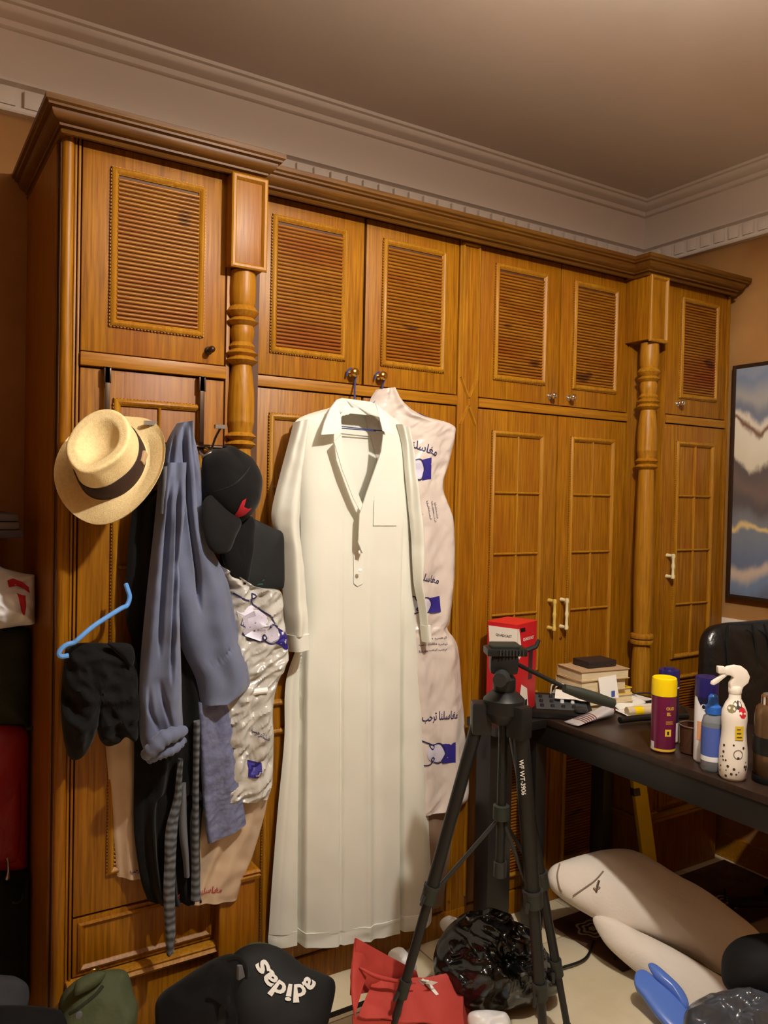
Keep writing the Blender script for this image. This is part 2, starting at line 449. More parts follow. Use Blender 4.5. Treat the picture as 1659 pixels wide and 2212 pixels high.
def patch(c, nu=14, nv=14, wr=(.004, 20), th=.003, seed=1, bul=0.0):
    """thin bent sheet between four corners a,b,c,d"""
    a, b, cc, d = [Vector(q) for q in c]; n = (b-a).cross(d-a).normalized(); F = []; B = []
    for j in range(nv+1):
        for i in range(nu+1):
            u, v = i/nu, j/nv; p = a.lerp(b, u).lerp(d.lerp(cc, u), v)
            o = wr[0]*(pz(p, wr[1], seed)+.5*pz(p, wr[1]*2, seed+3))+bul*4*u*(1-u)*sin(pi*v)
            F.append(p+n*(o+th/2)); B.append(p+n*(o-th/2))
    W = nu+1; N = len(F); fs = []
    for j in range(nv):
        for i in range(nu):
            q = (j*W+i, j*W+i+1, (j+1)*W+i+1, (j+1)*W+i); fs += [q, tuple(k+N for k in q[::-1])]
    for j in range(nv): fs += [(j*W, (j+1)*W, (j+1)*W+N, j*W+N), (j*W+nu, j*W+nu+N, (j+1)*W+nu+N, (j+1)*W+nu)]
    for i in range(nu): k = nv*W+i; fs += [(i, i+N, i+1+N, i+1), (k, k+1, k+1+N, k+N)]
    return MB().add(F+B, fs)

def text_mb(body, size=1.0, bold=0.0, ext=0.0):
    cu = bpy.data.curves.new('lettering', 'FONT'); cu.body = body; cu.size = size; cu.offset = bold; cu.extrude = ext
    cu.align_x = 'CENTER'; cu.align_y = 'CENTER'; cu.resolution_u = 3
    o = bpy.data.objects.new('lettering', cu); COL.objects.link(o)
    dg = bpy.context.evaluated_depsgraph_get(); me = bpy.data.meshes.new_from_object(o.evaluated_get(dg))
    m = MB(); m.v = [v.co.copy() for v in me.vertices]; m.f = [tuple(p.vertices) for p in me.polygons]
    bpy.data.objects.remove(o); bpy.data.curves.remove(cu); bpy.data.meshes.remove(me)
    return m
def fit(m, w, h=None):
    xs = [p.x for p in m.v]; ys = [p.y for p in m.v]; cx = (min(xs)+max(xs))/2; cy = (min(ys)+max(ys))/2
    sx = w/(max(xs)-min(xs)); sy = h/(max(ys)-min(ys)) if h else sx
    m.v = [Vector(((p.x-cx)*sx, (p.y-cy)*sy, p.z)) for p in m.v]; return m
def flat(m, o, ex, ey):
    """lay a flat figure (x,y) into the plane spanned by ex, ey at o"""
    o, ex, ey = Vector(o), Vector(ex), Vector(ey); n = ex.cross(ey).normalized()
    m.v = [o+ex*p.x+ey*p.y+n*p.z for p in m.v]; return m
def onto(m, surf, off=.002):
    """press a flat figure onto a cloth surface (along the room's depth)"""
    bv = BVHTree.FromPolygons([tuple(p) for p in surf.v], surf.f)
    ys = min(p.y for p in surf.v)-.3
    for p in m.v:
        h = bv.ray_cast(Vector((p.x, ys, p.z)), Vector((0, 1, 0)))
        if h[0] is not None: p.y = h[0].y-off
    return m
def px_poly(pts, Y):
    """flat polygon traced at plane Y, finely fan-cut so it can follow cloth"""
    P = [aY(x, y, Y) for x, y in pts]; c = sum(P, Vector())/len(P); n = len(P); V = [c]; R = 4
    for r in range(1, R+1): V += [c.lerp(p, r/R) for p in P]
    fs = [(0, 1+i, 1+(i+1) % n) for i in range(n)]
    for r in range(R-1):
        for i in range(n): a = 1+r*n; fs.append((a+i, a+n+i, a+n+(i+1) % n, a+(i+1) % n))
    return MB().add(V, fs)
def px_line(pts, Y, w, n=24):
    """flat stroke of world width w through traced points"""
    P = [aY(q.x, q.y, Y) for q in crv([(*p, 0) for p in pts], n)]; V = []
    for i, p in enumerate(P):
        t = (P[min(i+1, n)]-P[max(i-1, 0)]); s = Vector((-t.z, 0, t.x)).normalized()*(w/2)
        V += [p+s, p-s]
    return MB().add(V, [(2*i, 2*i+1, 2*i+3, 2*i+2) for i in range(n)])

# ================================================================== the room
XL, XR, YF, YB, ZC = -1.6, 3.0, -1.9, 2.57, 2.84
TIL = .62
struct('floor', MB().box((XL, YF, -.06), (XR, YB, -.006)), 'grout', smooth=0)
FLOOR = bpy.data.objects['floor']
tile_me = mesh_from(MB().box((0, 0, -.006), (TIL-.004, TIL-.004, 0)), Vector((0, 0, 0)), 'floor_tile', 'marble', bevel=.001)
for ix in range(8):
    for iy in range(8):
        x = -1.6+ix*TIL; y = 2.57-(iy+1)*TIL
        if x < XR-.1 and y > YF-.6: inst('floor_tile', tile_me, (x, y, 0), FLOOR)
part('border_strip', MB().box((.7, 1.965, -.004), (1.45, 1.985, .0015)), 'black_marble', FLOOR)
struct('wall_back', MB().box((XL-.1, YB, 0), (XR+.1, YB+.1, ZC+.1)), 'ochre_wall')
struct('wall_right', MB().box((XR, YF, 0), (XR+.1, YB, ZC+.1)), 'ochre_wall')
struct('wall_left', MB().box((XL-.1, YF, 0), (XL, YB, ZC+.1)), 'ochre_wall')
struct('wall_front', MB().box((XL-.1, YF-.1, 0), (XR+.1, YF, ZC+.1)), 'ochre_wall')
struct('ceiling', MB().box((XL-.1, YF-.1, ZC), (XR+.1, YB+.1, ZC+.08)), 'plaster_ceiling')
# plaster frieze, cove and stepped ceiling moulding along the back and the end wall
cyc = [(XL, YB), (XR, YB), (XR, YF)]
frz = [(0, 2.615)] + [(.012+.018*(i/8)**2, 2.645+.125*i/8) for i in range(9)] + [(.03, 2.785), (0, 2.785)]
f1 = struct('trim_1', MB().sweep(cyc, frz), 'plaster_trim')
md = [(0, 2.782), (.036, 2.782), (.044, 2.787), (.046, 2.797), (.046, 2.803), (.056, 2.806), (.072, 2.812), (.080, 2.820), (.082, 2.829), (.094, 2.831), (.098, 2.841), (0, 2.841)]
struct('trim_2', MB().sweep(cyc, md), 'plaster_trim')
bd = [(0, 2.555), (.03, 2.555), (.034, 2.56), (.034, 2.57), (.02, 2.573), (.02, 2.63), (.04, 2.636), (.04, 2.645), (0, 2.645)]
dt = struct('trim_3', MB().sweep(cyc, bd), 'plaster_trim')
d1 = mesh_from(MB().box((0, -.036, 2.572), (.044, -.018, 2.622)), Vector((0, 0, 0)), 'dentil', 'plaster_trim', bevel=.002)
for i in range(44): inst('dentil', d1, (.07+i*.0665, YB, 0), dt)
for i in range(26): inst('dentil', d1, (XR, 2.5-i*.0665, 0), dt, rot=(0, 0, -pi/2))
struct('trim_4', MB().sweep([(XR, YB), (XR, YF)], [(0, .955), (.012, .955), (.02, .965), (.02, .985), (.012, 1.0), (0, 1.0)]), 'plaster_trim')
struct('baseboard_right', MB().box((XR-.015, YF, 0), (XR, YB, .1)), 'oak_rail')

# ------------------------------------------------------------------ ceiling lamps (their bulbs light the room)
for i, (p, wt, colr) in enumerate(LAMPS):
    p = Vector(p)
    lp = thing('ceiling_lamp', 'brass ceiling lamp with a ring shade hanging above the room', 'lamp', (p.x, p.y, ZC))
    part('canopy', MB().lathe([(.0, 0), (.06, 0), (.06, -.015), (.03, -.03), (.0, -.03)], (p.x, p.y, ZC), 24, cap=False), 'lamp_brass', lp)
    part('stem', MB().tube([(p.x, p.y, ZC-.03), (p.x, p.y, p.z+.09)], .008), 'lamp_brass', lp)
    part('socket', MB().lathe([(.0, .1), (.02, .1), (.022, .06), (.018, .052), (.0, .052)], p, 16, cap=False), 'lamp_brass', lp)
    part('bulb', MB().lathe([(.002, .03), (.014, .032), (.016, .055), (.012, .056)], p, 16), 'bulb_glow', lp)
    part('shade', MB().lathe([(.150, -.012), (.152, -.012), (.152, .036), (.150, .036)], p, 40, cap=False), 'lamp_brass', lp)
    for k in range(3): part('shade_arm', MB().tube([p+Vector((.018*cos(k*2.1), .018*sin(k*2.1), .075)), p+Vector((.15*cos(k*2.1), .15*sin(k*2.1), .03))], .002, 6), 'lamp_brass', lp)
    ld = bpy.data.lights.new('bulb_light', 'POINT'); ld.energy = wt; ld.color = colr; ld.shadow_soft_size = .035
    lo = bpy.data.objects.new('bulb_light', ld); COL.objects.link(lo); lo.parent = lp; lo.location = p-Vector((p.x, p.y, ZC))

# ================================================================== wardrobe
YC, YS, YK = 2.15, 2.075, 2.035      # door planes: middle, side units, column blocks
ZT, ZU0, ZL1 = 2.335, 1.820, 1.785   # top of doors, foot of upper doors, head of lower doors
SLAT = {}
def slat_mesh(wd):
    k = round(wd, 3)
    if k not in SLAT:
        m = MB(); r = .0047; n = 6
        prof = [(cos(pi*i/n)*r, sin(pi*i/n)*r*1.5) for i in range(n+1)]   # (z, towards room)
        vs = []
        for x in (-wd/2, wd/2): vs += [(x, -h, z) for z, h in prof]
        c = n+1
        m.add(vs, [(i, i+1, c+i+1, c+i) for i in range(n)]+[tuple(range(c)), tuple(range(c, 2*c))])
        SLAT[k] = mesh_from(m, Vector((0, 0, 0)), 'slat', 'pine_slat', smooth=50)
    return SLAT[k]
def beaded_frame(x0, x1, z0, z1, Y, wd=.017, beads=True):
    m = MB().frame(x0, x1, z0, z1, Y, [(0, 0), (0, .007), (.003, .011), (.008, .013), (.012, .011), (wd-.002, .006), (wd, .005), (wd, 0)])
    if beads:
        p = .0085
        for i in range(int((x1-x0)/p)):
            x = x0+i*p
            for z in (z0-.002, z1-.002): m.box((x, Y-.006, z), (x+.005, Y, z+.004))
        for i in range(int((z1-z0)/p)):
            z = z0+i*p
            for x in (x0-.002, x1-.002): m.box((x, Y-.006, z), (x+.004, Y, z+.005))
    return m
def louvre(door, x0, x1, z0, z1, Y):
    part('panel_frame', beaded_frame(x0, x1, z0, z1, Y), 'oak_light', door)
    pt = .0107; a = x0+.016; b = x1-.016; n = int((z1-z0-.034)/pt); z = z0+.017+pt/2
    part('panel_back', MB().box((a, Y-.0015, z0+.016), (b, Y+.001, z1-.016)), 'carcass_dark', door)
    me = slat_mesh(b-a)
    for i in range(n): inst('slat', me, ((a+b)/2, Y-.001, z+i*pt), door)
def gridpanel(door, x0, x1, z0, z1, Y):
    part('panel_frame', beaded_frame(x0, x1, z0, z1, Y), 'oak_light', door)
    xm = (x0+x1)/2; bar = [(0, 0), (.002, .006), (.005, .008), (.008, .006), (.010, 0)]
    m = MB(); m.add([(xm-.005+o, Y-h, z) for z in (z0+.015, z1-.015) for o, h in bar], [(i, i+1, 6+i, 5+i) for i in range(4)])
    part('glazing_bar', m, 'oak_light', door)
    for k in (1, 2, 3):
        zz = z0+(z1-z0)*k/4
        m = MB(); m.add([(x, Y-h-.001, zz-.005+o) for x in (x0+.015, x1-.015) for o, h in bar], [(i, i+1, 6+i, 5+i) for i in range(4)])
        part('glazing_bar', m, 'oak_light', door)
def knob(door, x, z, Y, material, r=.0135):
    R = Matrix.Rotation(pi/2, 3, 'X')
    part('knob', MB().lathe([(.011, 0), (.011, .003), (.005, .006), (.005, .014), (r*.8, .019), (r, .025), (r*.9, .031), (r*.5, .035), (.001, .036)], (x, Y, z), 18, R), material, door, smooth=60)
def handle(door, x, z0, z1, Y, material):
    m = MB(); zm = (z0+z1)/2; h = z1-z0
    m.lathe([(.004, -h/2), (.007, -h/2+.002), (.008, -h/2+.012), (.0055, -h/2+.018), (.0052, -.012), (.0072, -.004), (.0072, .004), (.0052, .012), (.0055, h/2-.018), (.008, h/2-.012), (.007, h/2-.002), (.004, h/2)], (x, Y-.03, zm), 14)
    for z in (z0+.008, z1-.008): m.tube([(x, Y, z), (x, Y-.03, z)], [.008, .005], 10)
    part('handle', m, material, door, smooth=50)
def door(unit, x0, x1, z0, z1, Y, name='door', material='oak'):
    return part(name, MB().box((x0+.002, Y, z0+.002), (x1-.002, Y+.02, z1-.002)), material, unit, bevel=.0025)
CORN = [(0, 2.322), (.010, 2.322), (.014, 2.327), (.010, 2.332), (.006, 2.334), (.016, 2.337), (.017, 2.342), (.024, 2.345), (.032, 2.353), (.036, 2.362), (.036, 2.366), (.045, 2.369), (.046, 2.374), (.052, 2.378), (.052, 2.390), (0, 2.390)]
COLP = [(.030, .45), (.030, .47), (.036, .485), (.036, .50), (.024, .52), (.026, .60), (.034, .74), (.037, .82), (.034, .90), (.030, .932), (0.0425, .936), (0.0445, .944), (0.0425, .951), (.033, .954), (0.0425, .957), (0.0445, .965), (0.0425, .972), (.032, .976),
        (.034, 1.05), (.036, 1.15), (.035, 1.30), (.032, 1.50), (.029, 1.600), (.036, 1.604), (0.0435, 1.611), (.036, 1.618), (.031, 1.622), (.036, 1.626), (0.0435, 1.633), (.036, 1.640), (.032, 1.644),
        (.036, 1.668), (.0372, 1.672), (.0365, 1.676), (.037, 1.70), (.036, 1.75), (.031, 1.80), (.027, 1.826), (.035, 1.830), (0.0445, 1.838), (.036, 1.846), (.034, 1.849), (0.0445, 1.857), (.035, 1.865), (.031, 1.868), (.036, 1.876), (.031, 1.884), (.028, 1.888),
        (.032, 1.905), (.033, 1.92), (.030, 1.932), (.034, 1.935), (0.0435, 1.943), (.034, 1.951), (.031, 1.954), (.036, 1.958), (0.0445, 1.970), (.036, 1.982), (.032, 1.986), (.035, 1.995), (.036, 2.03), (.035, 2.06), (.034, 2.08)]
def column(unit, x, zs=(.10, .28, .44)):
    part('column', MB().lathe(COLP, (x, 2.072, 0), 28), 'oak_light', unit, smooth=40)
    b = part('column_block', MB().box((x-.051, YK, 2.085), (x+.051, YC, 2.325)), 'oak', unit, bevel=.002)
    part('block_frame', MB().frame(x-.051, x+.051, 2.078, 2.326, YK, [(0, 0), (0, .006), (.004, .009), (.01, .009), (.014, .004), (.016, 0)]), 'oak_light', b)
    part('base_block', MB().box((x-.051, YK, .0), (x+.051, YC, .45)), 'oak', unit, bevel=.003)
    for z in zs:
        part('base_moulding', MB().sweep([(x-.051, YC), (x-.051, YK), (x+.051, YK), (x+.051, YC)], [(0, z-.014), (.008, z-.014), (.012, z-.004), (.006, z), (.012, z+.006), (.008, z+.012), (0, z+.012)]), 'oak_light', unit)

# --- side unit beside the hanging clothes
uL = thing('wardrobe_unit', 'narrow oak wardrobe unit with turned column, hung with hats and clothes', 'wardrobe', (.6, 2.3, 0))
part('carcass', MB().box((.358, YS+.021, 0), (.885, YB-.002, ZT+.03)).box((.358, YS+.0, 0), (.366, YS+.03, ZT)).box((.775, YS+.02, 0), (.885, YC, .45)), 'carcass_dark', uL)
part('side_panel', MB().box((.352, YS+.03, 0), (.360, YB-.002, ZT)), 'oak', uL)
part('stile', MB().tube([(.374, YS+.004, .02), (.374, YS+.004, ZT)], .0155, 12), 'oak', uL)
for xx in (.392, .401): part('stile_bead', MB().box((xx-.003, YS-.003, .02), (xx+.003, YS+.02, ZT)), 'oak', uL, bevel=.002)
part('stile', MB().box((.781, YS-.002, .45), (.792, YC, ZT)), 'oak', uL, bevel=.002)
part('column_backing', MB().box((.79, YC-.004, .45), (.885, YC+.01, ZT)), 'oak', uL)
d = door(uL, .406, .780, ZU0, ZT, YS); louvre(d, .476, .716, 1.89, 2.283, YS); knob(d, .733, 1.857, YS, 'dark_steel', .009)
part('rail', MB().box((.406, YS-.012, ZL1), (.780, YS+.02, 1.818)), 'oak_rail', uL, bevel=.003, label='pale lath between the doors')
d = door(uL, .406, .780, .412, 1.783, YS); gridpanel(d, .488, .720, .86, 1.710, YS); louvre(d, .488, .720, .505, .785, YS)
dr = door(uL, .406, .780, .26, .410, YS, 'drawer')
part('drawer_moulding', MB().frame(.42, .766, .275, .398, YS, [(0, 0), (0, .005), (.006, .008), (.012, .003), (.014, 0)]), 'oak', dr)
part('plinth', MB().box((.392, YS-.004, 0), (.78, YS+.05, .235)), 'oak', uL, bevel=.003)
part('plinth_moulding', MB().sweep([(.392, YS-.004), (.78, YS-.004)], [(0, .232), (.02, .232), (.026, .24), (.018, .246), (.02, .252), (.01, .258), (-.03, .258)]), 'oak_light', uL)
column(uL, .826, (.435,))
part('cornice', MB().sweep([(.362, YB-.003), (.362, 2.045), (.86, 2.045), (.86, 2.16)], CORN), 'cornice_wood', uL)
part('top_board', MB().box((.362, 2.045, 2.36), (.86, YB-.003, 2.386)), 'carcass_dark', uL)

# --- long middle unit
uM = thing('wardrobe_unit', 'long oak wardrobe unit with four louvred upper doors and crossed pilaster', 'wardrobe', (1.66, 2.3, 0))
part('carcass', MB().box((.886, YC+.021, 0), (2.439, YB-.002, ZT+.03)), 'carcass_dark', uM)
DX = [(.887, 1.253), (1.257, 1.617), (1.708, 2.079), (2.081, 2.439)]
LX = [(.943, 1.189), (1.318, 1.560), (1.771, 2.008), (2.143, 2.373)]
KN = [(1.211, 1.852, 'brass'), (1.312, 1.852, 'brass'), (2.033, 1.851, 'chrome'), (2.128, 1.852, 'chrome')]
HD = [None, None, (2.057, 'brass_handle'), (2.118, 'cream_handle')]
for i in range(4):
    a, b = DX[i]; d = door(uM, a, b, ZU0, ZT, YC); louvre(d, LX[i][0], LX[i][1], 1.888, 2.282, YC); knob(d, KN[i][0], KN[i][1], YC, KN[i][2], .0145 if i < 2 else .0125)
    d = door(uM, a, b, .085, ZL1, YC); gridpanel(d, LX[i][0], LX[i][1], .86, 1.712, YC)
    if i >= 2: louvre(d, LX[i][0], LX[i][1], .135, .79, YC)
    else: part('panel_frame', beaded_frame(LX[i][0], LX[i][1], .135, .79, YC), 'oak_light', d)
    if HD[i]: handle(d, HD[i][0], 1.005, 1.12, YC, HD[i][1])
part('keyhole_plate', MB().lathe([(.006, 0), (.006, .002), (.001, .003)], (2.118, YC, .97), 10, Matrix.Rotation(pi/2, 3, 'X')), 'brass', uM)
for a, b in ((.887, 1.617), (1.708, 2.439)):
    part('rail', MB().box((a, YC-.006, ZL1+.002), (b, YC+.02, ZU0-.002)), 'oak_rail', uM, bevel=.002)
part('pilaster', MB().box((1.619, YC-.004, 0), (1.706, YC+.02, ZT)), 'oak', uM, bevel=.002)
def bar3(pts, r=.0055):
    m = MB(); P = [Vector(p) for p in pts]
    for a, b in zip(P, P[1:]):
        t = (b-a).normalized(); s = Vector((-t.z, 0, t.x))*r; k = Vector((0, -.008, 0))
        m.add([a+s, a-s, a+k*1.0+s*.35, a+k-s*.35, b+s, b-s, b+k+s*.35, b+k-s*.35], [(0, 2, 6, 4), (2, 3, 7, 6), (3, 1, 5, 7), (0, 1, 3, 2), (4, 6, 7, 5)])
    return m
yp = YC-.004
part('pilaster_strip', bar3([(1.630, yp, 1.88), (1.630, yp, 2.325), (1.696, yp, 2.325), (1.696, yp, 1.88)]), 'oak_light', uM)
part('pilaster_strip', bar3([(1.630, yp, .12), (1.630, yp, 1.722), (1.663, yp, 1.788), (1.696, yp, 1.722), (1.696, yp, .12)]), 'oak_light', uM)
part('pilaster_strip', bar3([(1.630, yp, 1.88), (1.663, yp, 1.812), (1.696, yp, 1.88)]), 'oak_light', uM)
part('pilaster_strip', bar3([(1.663, yp, 1.785), (1.663, yp, 1.815)]), 'oak_light', uM)
part('plinth', MB().box((.887, YC-.006, 0), (2.439, YC+.03, .082)), 'oak', uM, bevel=.003)
part('cornice', MB().sweep([(.862, 2.116), (2.425, 2.116)], CORN), 'cornice_wood', uM)
part('top_board', MB().box((.862, 2.116, 2.355), (2.425, YB-.003, 2.384)), 'carcass_dark', uM)

# --- side unit by the end wall
uR = thing('wardrobe_unit', 'narrow oak wardrobe unit with turned column in the corner by the painting', 'wardrobe', (2.75, 2.3, 0))
part('carcass', MB().box((2.442, YC+.01, 0), (2.95, YB-.002, ZT+.03)).box((2.572, YS+.021, 0), (2.95, YC+.02, ZT+.02)), 'carcass_dark', uR)
part('column_backing', MB().box((2.442, YC-.004, .3), (2.572, YC+.012, ZT)), 'oak', uR)
part('stile', MB().box((2.556, YS-.002, .3), (2.571, YC, ZT)), 'oak', uR, bevel=.002)
part('stile', MB().box((2.942, YS-.004, .0), (2.956, YS+.03, ZT)), 'oak', uR, bevel=.003)
part('stile', MB().tube([(2.966, YS+.03, 0), (2.966, YS+.03, ZT)], .012, 10), 'oak', uR)
d = door(uR, 2.573, 2.941, ZU0, ZT, YS); louvre(d, 2.649, 2.878, 1.89, 2.283, YS); knob(d, 2.640, 1.866, YS, 'chrome', .0125)
part('rail', MB().box((2.573, YS-.006, ZL1+.002), (2.941, YS+.02, ZU0-.002)), 'oak_rail', uR, bevel=.002)
d = door(uR, 2.573, 2.941, .412, ZL1, YS); gridpanel(d, 2.640, 2.872, .86, 1.718, YS); louvre(d, 2.640, 2.872, .505, .79, YS); handle(d, 2.606, 1.18, 1.278, YS, 'cream_handle')
dr = door(uR, 2.573, 2.941, .26, .410, YS, 'drawer')
part('drawer_moulding', MB().frame(2.59, 2.925, .275, .398, YS, [(0, 0), (0, .005), (.006, .008), (.012, .003), (.014, 0)]), 'oak', dr)
part('plinth', MB().box((2.521, YS-.01, 0), (2.95, YS+.05, .235)), 'oak', uR, bevel=.003)
part('plinth_moulding', MB().sweep([(2.521, YS-.01), (2.95, YS-.01)], [(0, .232), (.02, .232), (.026, .24), (.018, .246), (.02, .252), (.01, .258), (-.03, .258)]), 'oak_light', uR)
column(uR, 2.469)
part('cornice', MB().sweep([(2.419, 2.16), (2.419, 2.045), (2.925, 2.045), (2.925, YB-.003)], CORN), 'cornice_wood', uR)
part('top_board', MB().box((2.419, 2.045, 2.36), (2.925, YB-.003, 2.386)), 'carcass_dark', uR)

# ------------------------------------------------------------------ painting on the end wall
pt = thing('painting', 'abstract wavy painting in blue, cream and grey in a dark frame on the ochre wall', 'painting', (2.98, 1.5, 1.1))
part('canvas', MB().box((2.968, 1.0, 1.105), (2.975, 2.045, 2.03)), 'abstract_canvas', pt)
part('frame', MB().box((2.965, .985, 1.09), (2.998, 1.0, 2.045)).box((2.965, 2.045, 1.09), (2.998, 2.062, 2.045)).box((2.965, 1.0, 2.03), (2.998, 2.045, 2.045)).box((2.965, 1.0, 1.09), (2.998, 2.045, 1.105)).box((2.976, 1.0, 1.105), (2.998, 2.045, 2.03)), 'frame_dark', pt, bevel=.001)

# ================================================================== hung on the wardrobe
def hanger_hook(m, kx, ky, kz, x, z, y, r=.0022):
    """wire crook over a knob neck at (kx,ky,kz) running down to (x,y,z)"""
    P = [(kx-.020, ky, kz-.012), (kx-.016, ky, kz+.006), (kx-.004, ky, kz+.0125), (kx+.009, ky, kz+.008), (kx+.015, ky, kz-.006), (kx+.010, ky, kz-.022), (x, y, z+.012), (x, y, z)]
    m.tube(crv(P, 28), r, 7)

# --- long white robe on a wire hanger
V_HOLE = [(737, 900), (758, 893), (800, 896), (822, 910), (836, 955), (806, 1048), (785, 1095), (778, 1092), (757, 1050), (736, 985)]
TH = thing('robe', 'long white collared robe hanging open-necked from a brass wardrobe knob', 'robe', (1.3, 2.08, .03))
def pleats(x, y):
    f = min(1, max(0, (y-1330)/120.0)); g = min(1, max(0, (y-1120)/400.0))
    xl = 662-(y-1400)*.006; d = 0
    d -= .020*f*min(1, max(0, (xl+4-x)/8))*(1-max(0, (xl-x)/150))
    d -= .030*g*math.exp(-((x-872)/3.2)**2) + .008*g*min(1, max(0, (x-870)/6))
    d -= .026*f*math.exp(-((x-xl+3)/3.0)**2) + .010*g*math.exp(-((x-738)/4)**2)
    d += .007*g*math.exp(-((x-797)/6)**2) - .006*g*math.exp(-((x-812)/9)**2)
    d += .004*g*sin(x*.06+y*.0015)
    return d
rb = cloth([((715, 880), (832, 890)), ((640, 908), (880, 930)), ((640, 960), (886, 978)), ((648, 1100), (886, 1110)), ((650, 1250), (893, 1260)), ((652, 1360), (905, 1380)), ((618, 1470), (912, 1470)),
            ((614, 1600), (918, 1600)), ((600, 1750), (925, 1750)), ((588, 1900), (931, 1880)), ((580, 2018), (933, 1962))], 2.125, .05,
           folds=[(2.0, .006, .28, 0)], extra=pleats, wr=(.0025, 8), nu=150, nv=130, ep=6, seed=3, hole=V_HOLE, grow=lambda v: .15+.85*min(1, max(0, (v-.25)/.5)))
part('body', rb, 'white_cotton', TH, smooth=60)
hem = cloth([((580, 2014), (933, 1958)), ((579, 2030), (933, 1974)), ((580, 2045), (932, 1990))], 2.126, .053,
            folds=[(2.0, .006, .33, 0)], extra=pleats, wr=(.0025, 8), nu=150, nv=8, ep=6, seed=3)
part('hem', hem, 'white_cotton_trim', TH, smooth=60)
for nm, rows, yy, dd, sd in (('sleeve', [((634, 912), (662, 906)), ((622, 960), (655, 960)), ((606, 1020), (650, 1020)), ((588, 1095), (648, 1090)), ((588, 1130), (647, 1140)), ((602, 1185), (650, 1185)), ((609, 1260), (656, 1260)), ((614, 1330), (660, 1330)), ((617, 1372), (662, 1366))], 2.085, .045, 4),
                             ('sleeve', [((856, 916), (881, 929)), ((868, 960), (889, 975)), ((876, 1040), (899, 1050)), ((882, 1100), (909, 1120)), ((888, 1160), (916, 1190)), ((890, 1205), (915, 1210)), ((894, 1260), (910, 1260)), ((904, 1310), (915, 1308)), ((909, 1352), (921, 1350))], 2.085, .03, 6)):
    s = part(nm, cloth(rows, yy, dd, folds=[(1.5, .006, .2, .6)], wr=(.006, 12), nu=26, nv=60, ep=3, seed=sd), 'white_cotton', TH, smooth=60)
    a, b = rows[-1]; q = 34
    part('cuff', cloth([((a[0]-1, a[1]-2), (b[0]+1, b[1]-2)), ((a[0]+1, a[1]+q/2), (b[0]+2, b[1]+q/2)), ((a[0]+3, a[1]+q), (b[0]+3, b[1]+q-6))], yy+.001, dd+.003, wr=(.001, 20), nu=16, nv=8, ep=4, seed=2), 'white_cotton_trim', s, smooth=60)
def flap(pts, y_in, y_out, th=.004):
    P = [aY(x, y, yy) for (x, y), yy in zip(pts, [y_in if k else y_out for k in [1]*len(pts)])]
    return MB().prism(P, (0, th, 0))
# turned collar wings, neck band, facings of the open neck
def wing(pts, ys, th=.005):
    P = [aY(x, y, yy) for (x, y), yy in zip(pts, ys)]; return MB().prism(P, (0, th, .001))
part('collar', wing([(728, 864), (734, 885), (739, 934), (716, 938), (694, 939), (701, 912), (714, 882)], [2.07, 2.055, 2.04, 2.04, 2.045, 2.05, 2.06]), 'white_cotton_trim', TH)
part('collar', wing([(812, 872), (826, 884), (838, 905), (853, 942), (840, 935), (827, 931), (820, 902)], [2.07, 2.06, 2.055, 2.04, 2.04, 2.045, 2.06]), 'white_cotton_trim', TH)
nb = [(728, 864), (740, 860), (770, 864), (800, 868), (814, 873), (820, 902), (806, 892), (770, 886), (745, 884), (736, 892)]
part('neck_band', wing(nb, [2.07, 2.09, 2.115, 2.1, 2.07, 2.06, 2.10, 2.112, 2.10, 2.06], .004), 'white_cotton_trim', TH)
part('facing', wing([(722, 955), (738, 938), (742, 975), (772, 1062), (786, 1096), (783, 1112), (764, 1078), (740, 1016)], [2.046]*8, .004), 'white_cotton_trim', TH)
part('facing', wing([(846, 948), (828, 938), (824, 975), (792, 1066), (777, 1112), (774, 1172), (784, 1196), (794, 1168), (802, 1100), (822, 1035)], [2.042]*5+[2.046, 2.05, 2.046, 2.042, 2.042], .004), 'white_cotton_trim', TH)
part('placket', onto(px_poly([(771, 1170), (792, 1168), (792, 1215), (790, 1262), (779, 1268), (771, 1262), (771, 1215)], 2.06), rb, .003), 'white_cotton_trim', TH)
part('pocket', onto(px_poly([(818, 1050), (840, 1050), (866, 1050), (867, 1092), (866, 1136), (840, 1136), (814, 1136), (815, 1092)], 2.06), rb, .0035), 'white_cotton_trim', TH)
for bx, by in ((777, 1192), (777, 1232)):
    c = aY(bx, by, 2.06); c.y = 2.058
    part('button', MB().lathe([(.006, 0), (.006, .002), (.004, .003), (.001, .003)], c, 12, Matrix.Rotation(pi/2, 3, 'X')), 'hanger_white', TH)
hg = MB(); n0 = aY(766, 862, 2.11); hanger_hook(hg, 1.211, YC-.012, 1.852, n0.x, n0.z, 2.11, .0032)
pA, pB, pL, pR = aY(772, 868, 2.105), aY(790, 888, 2.105), aY(655, 912, 2.105), aY(870, 935, 2.105)
hg.tube([n0, pA, pR, aY(820, 930, 2.105), pL, n0], .0018, 6)
hg.tube([aY(738, 925, 2.10), aY(812, 931, 2.10)], .0018, 6)
solo('wire_hanger', hg, 'blue_wire', 'blue wire hanger inside the white robe collar', 'hanger')

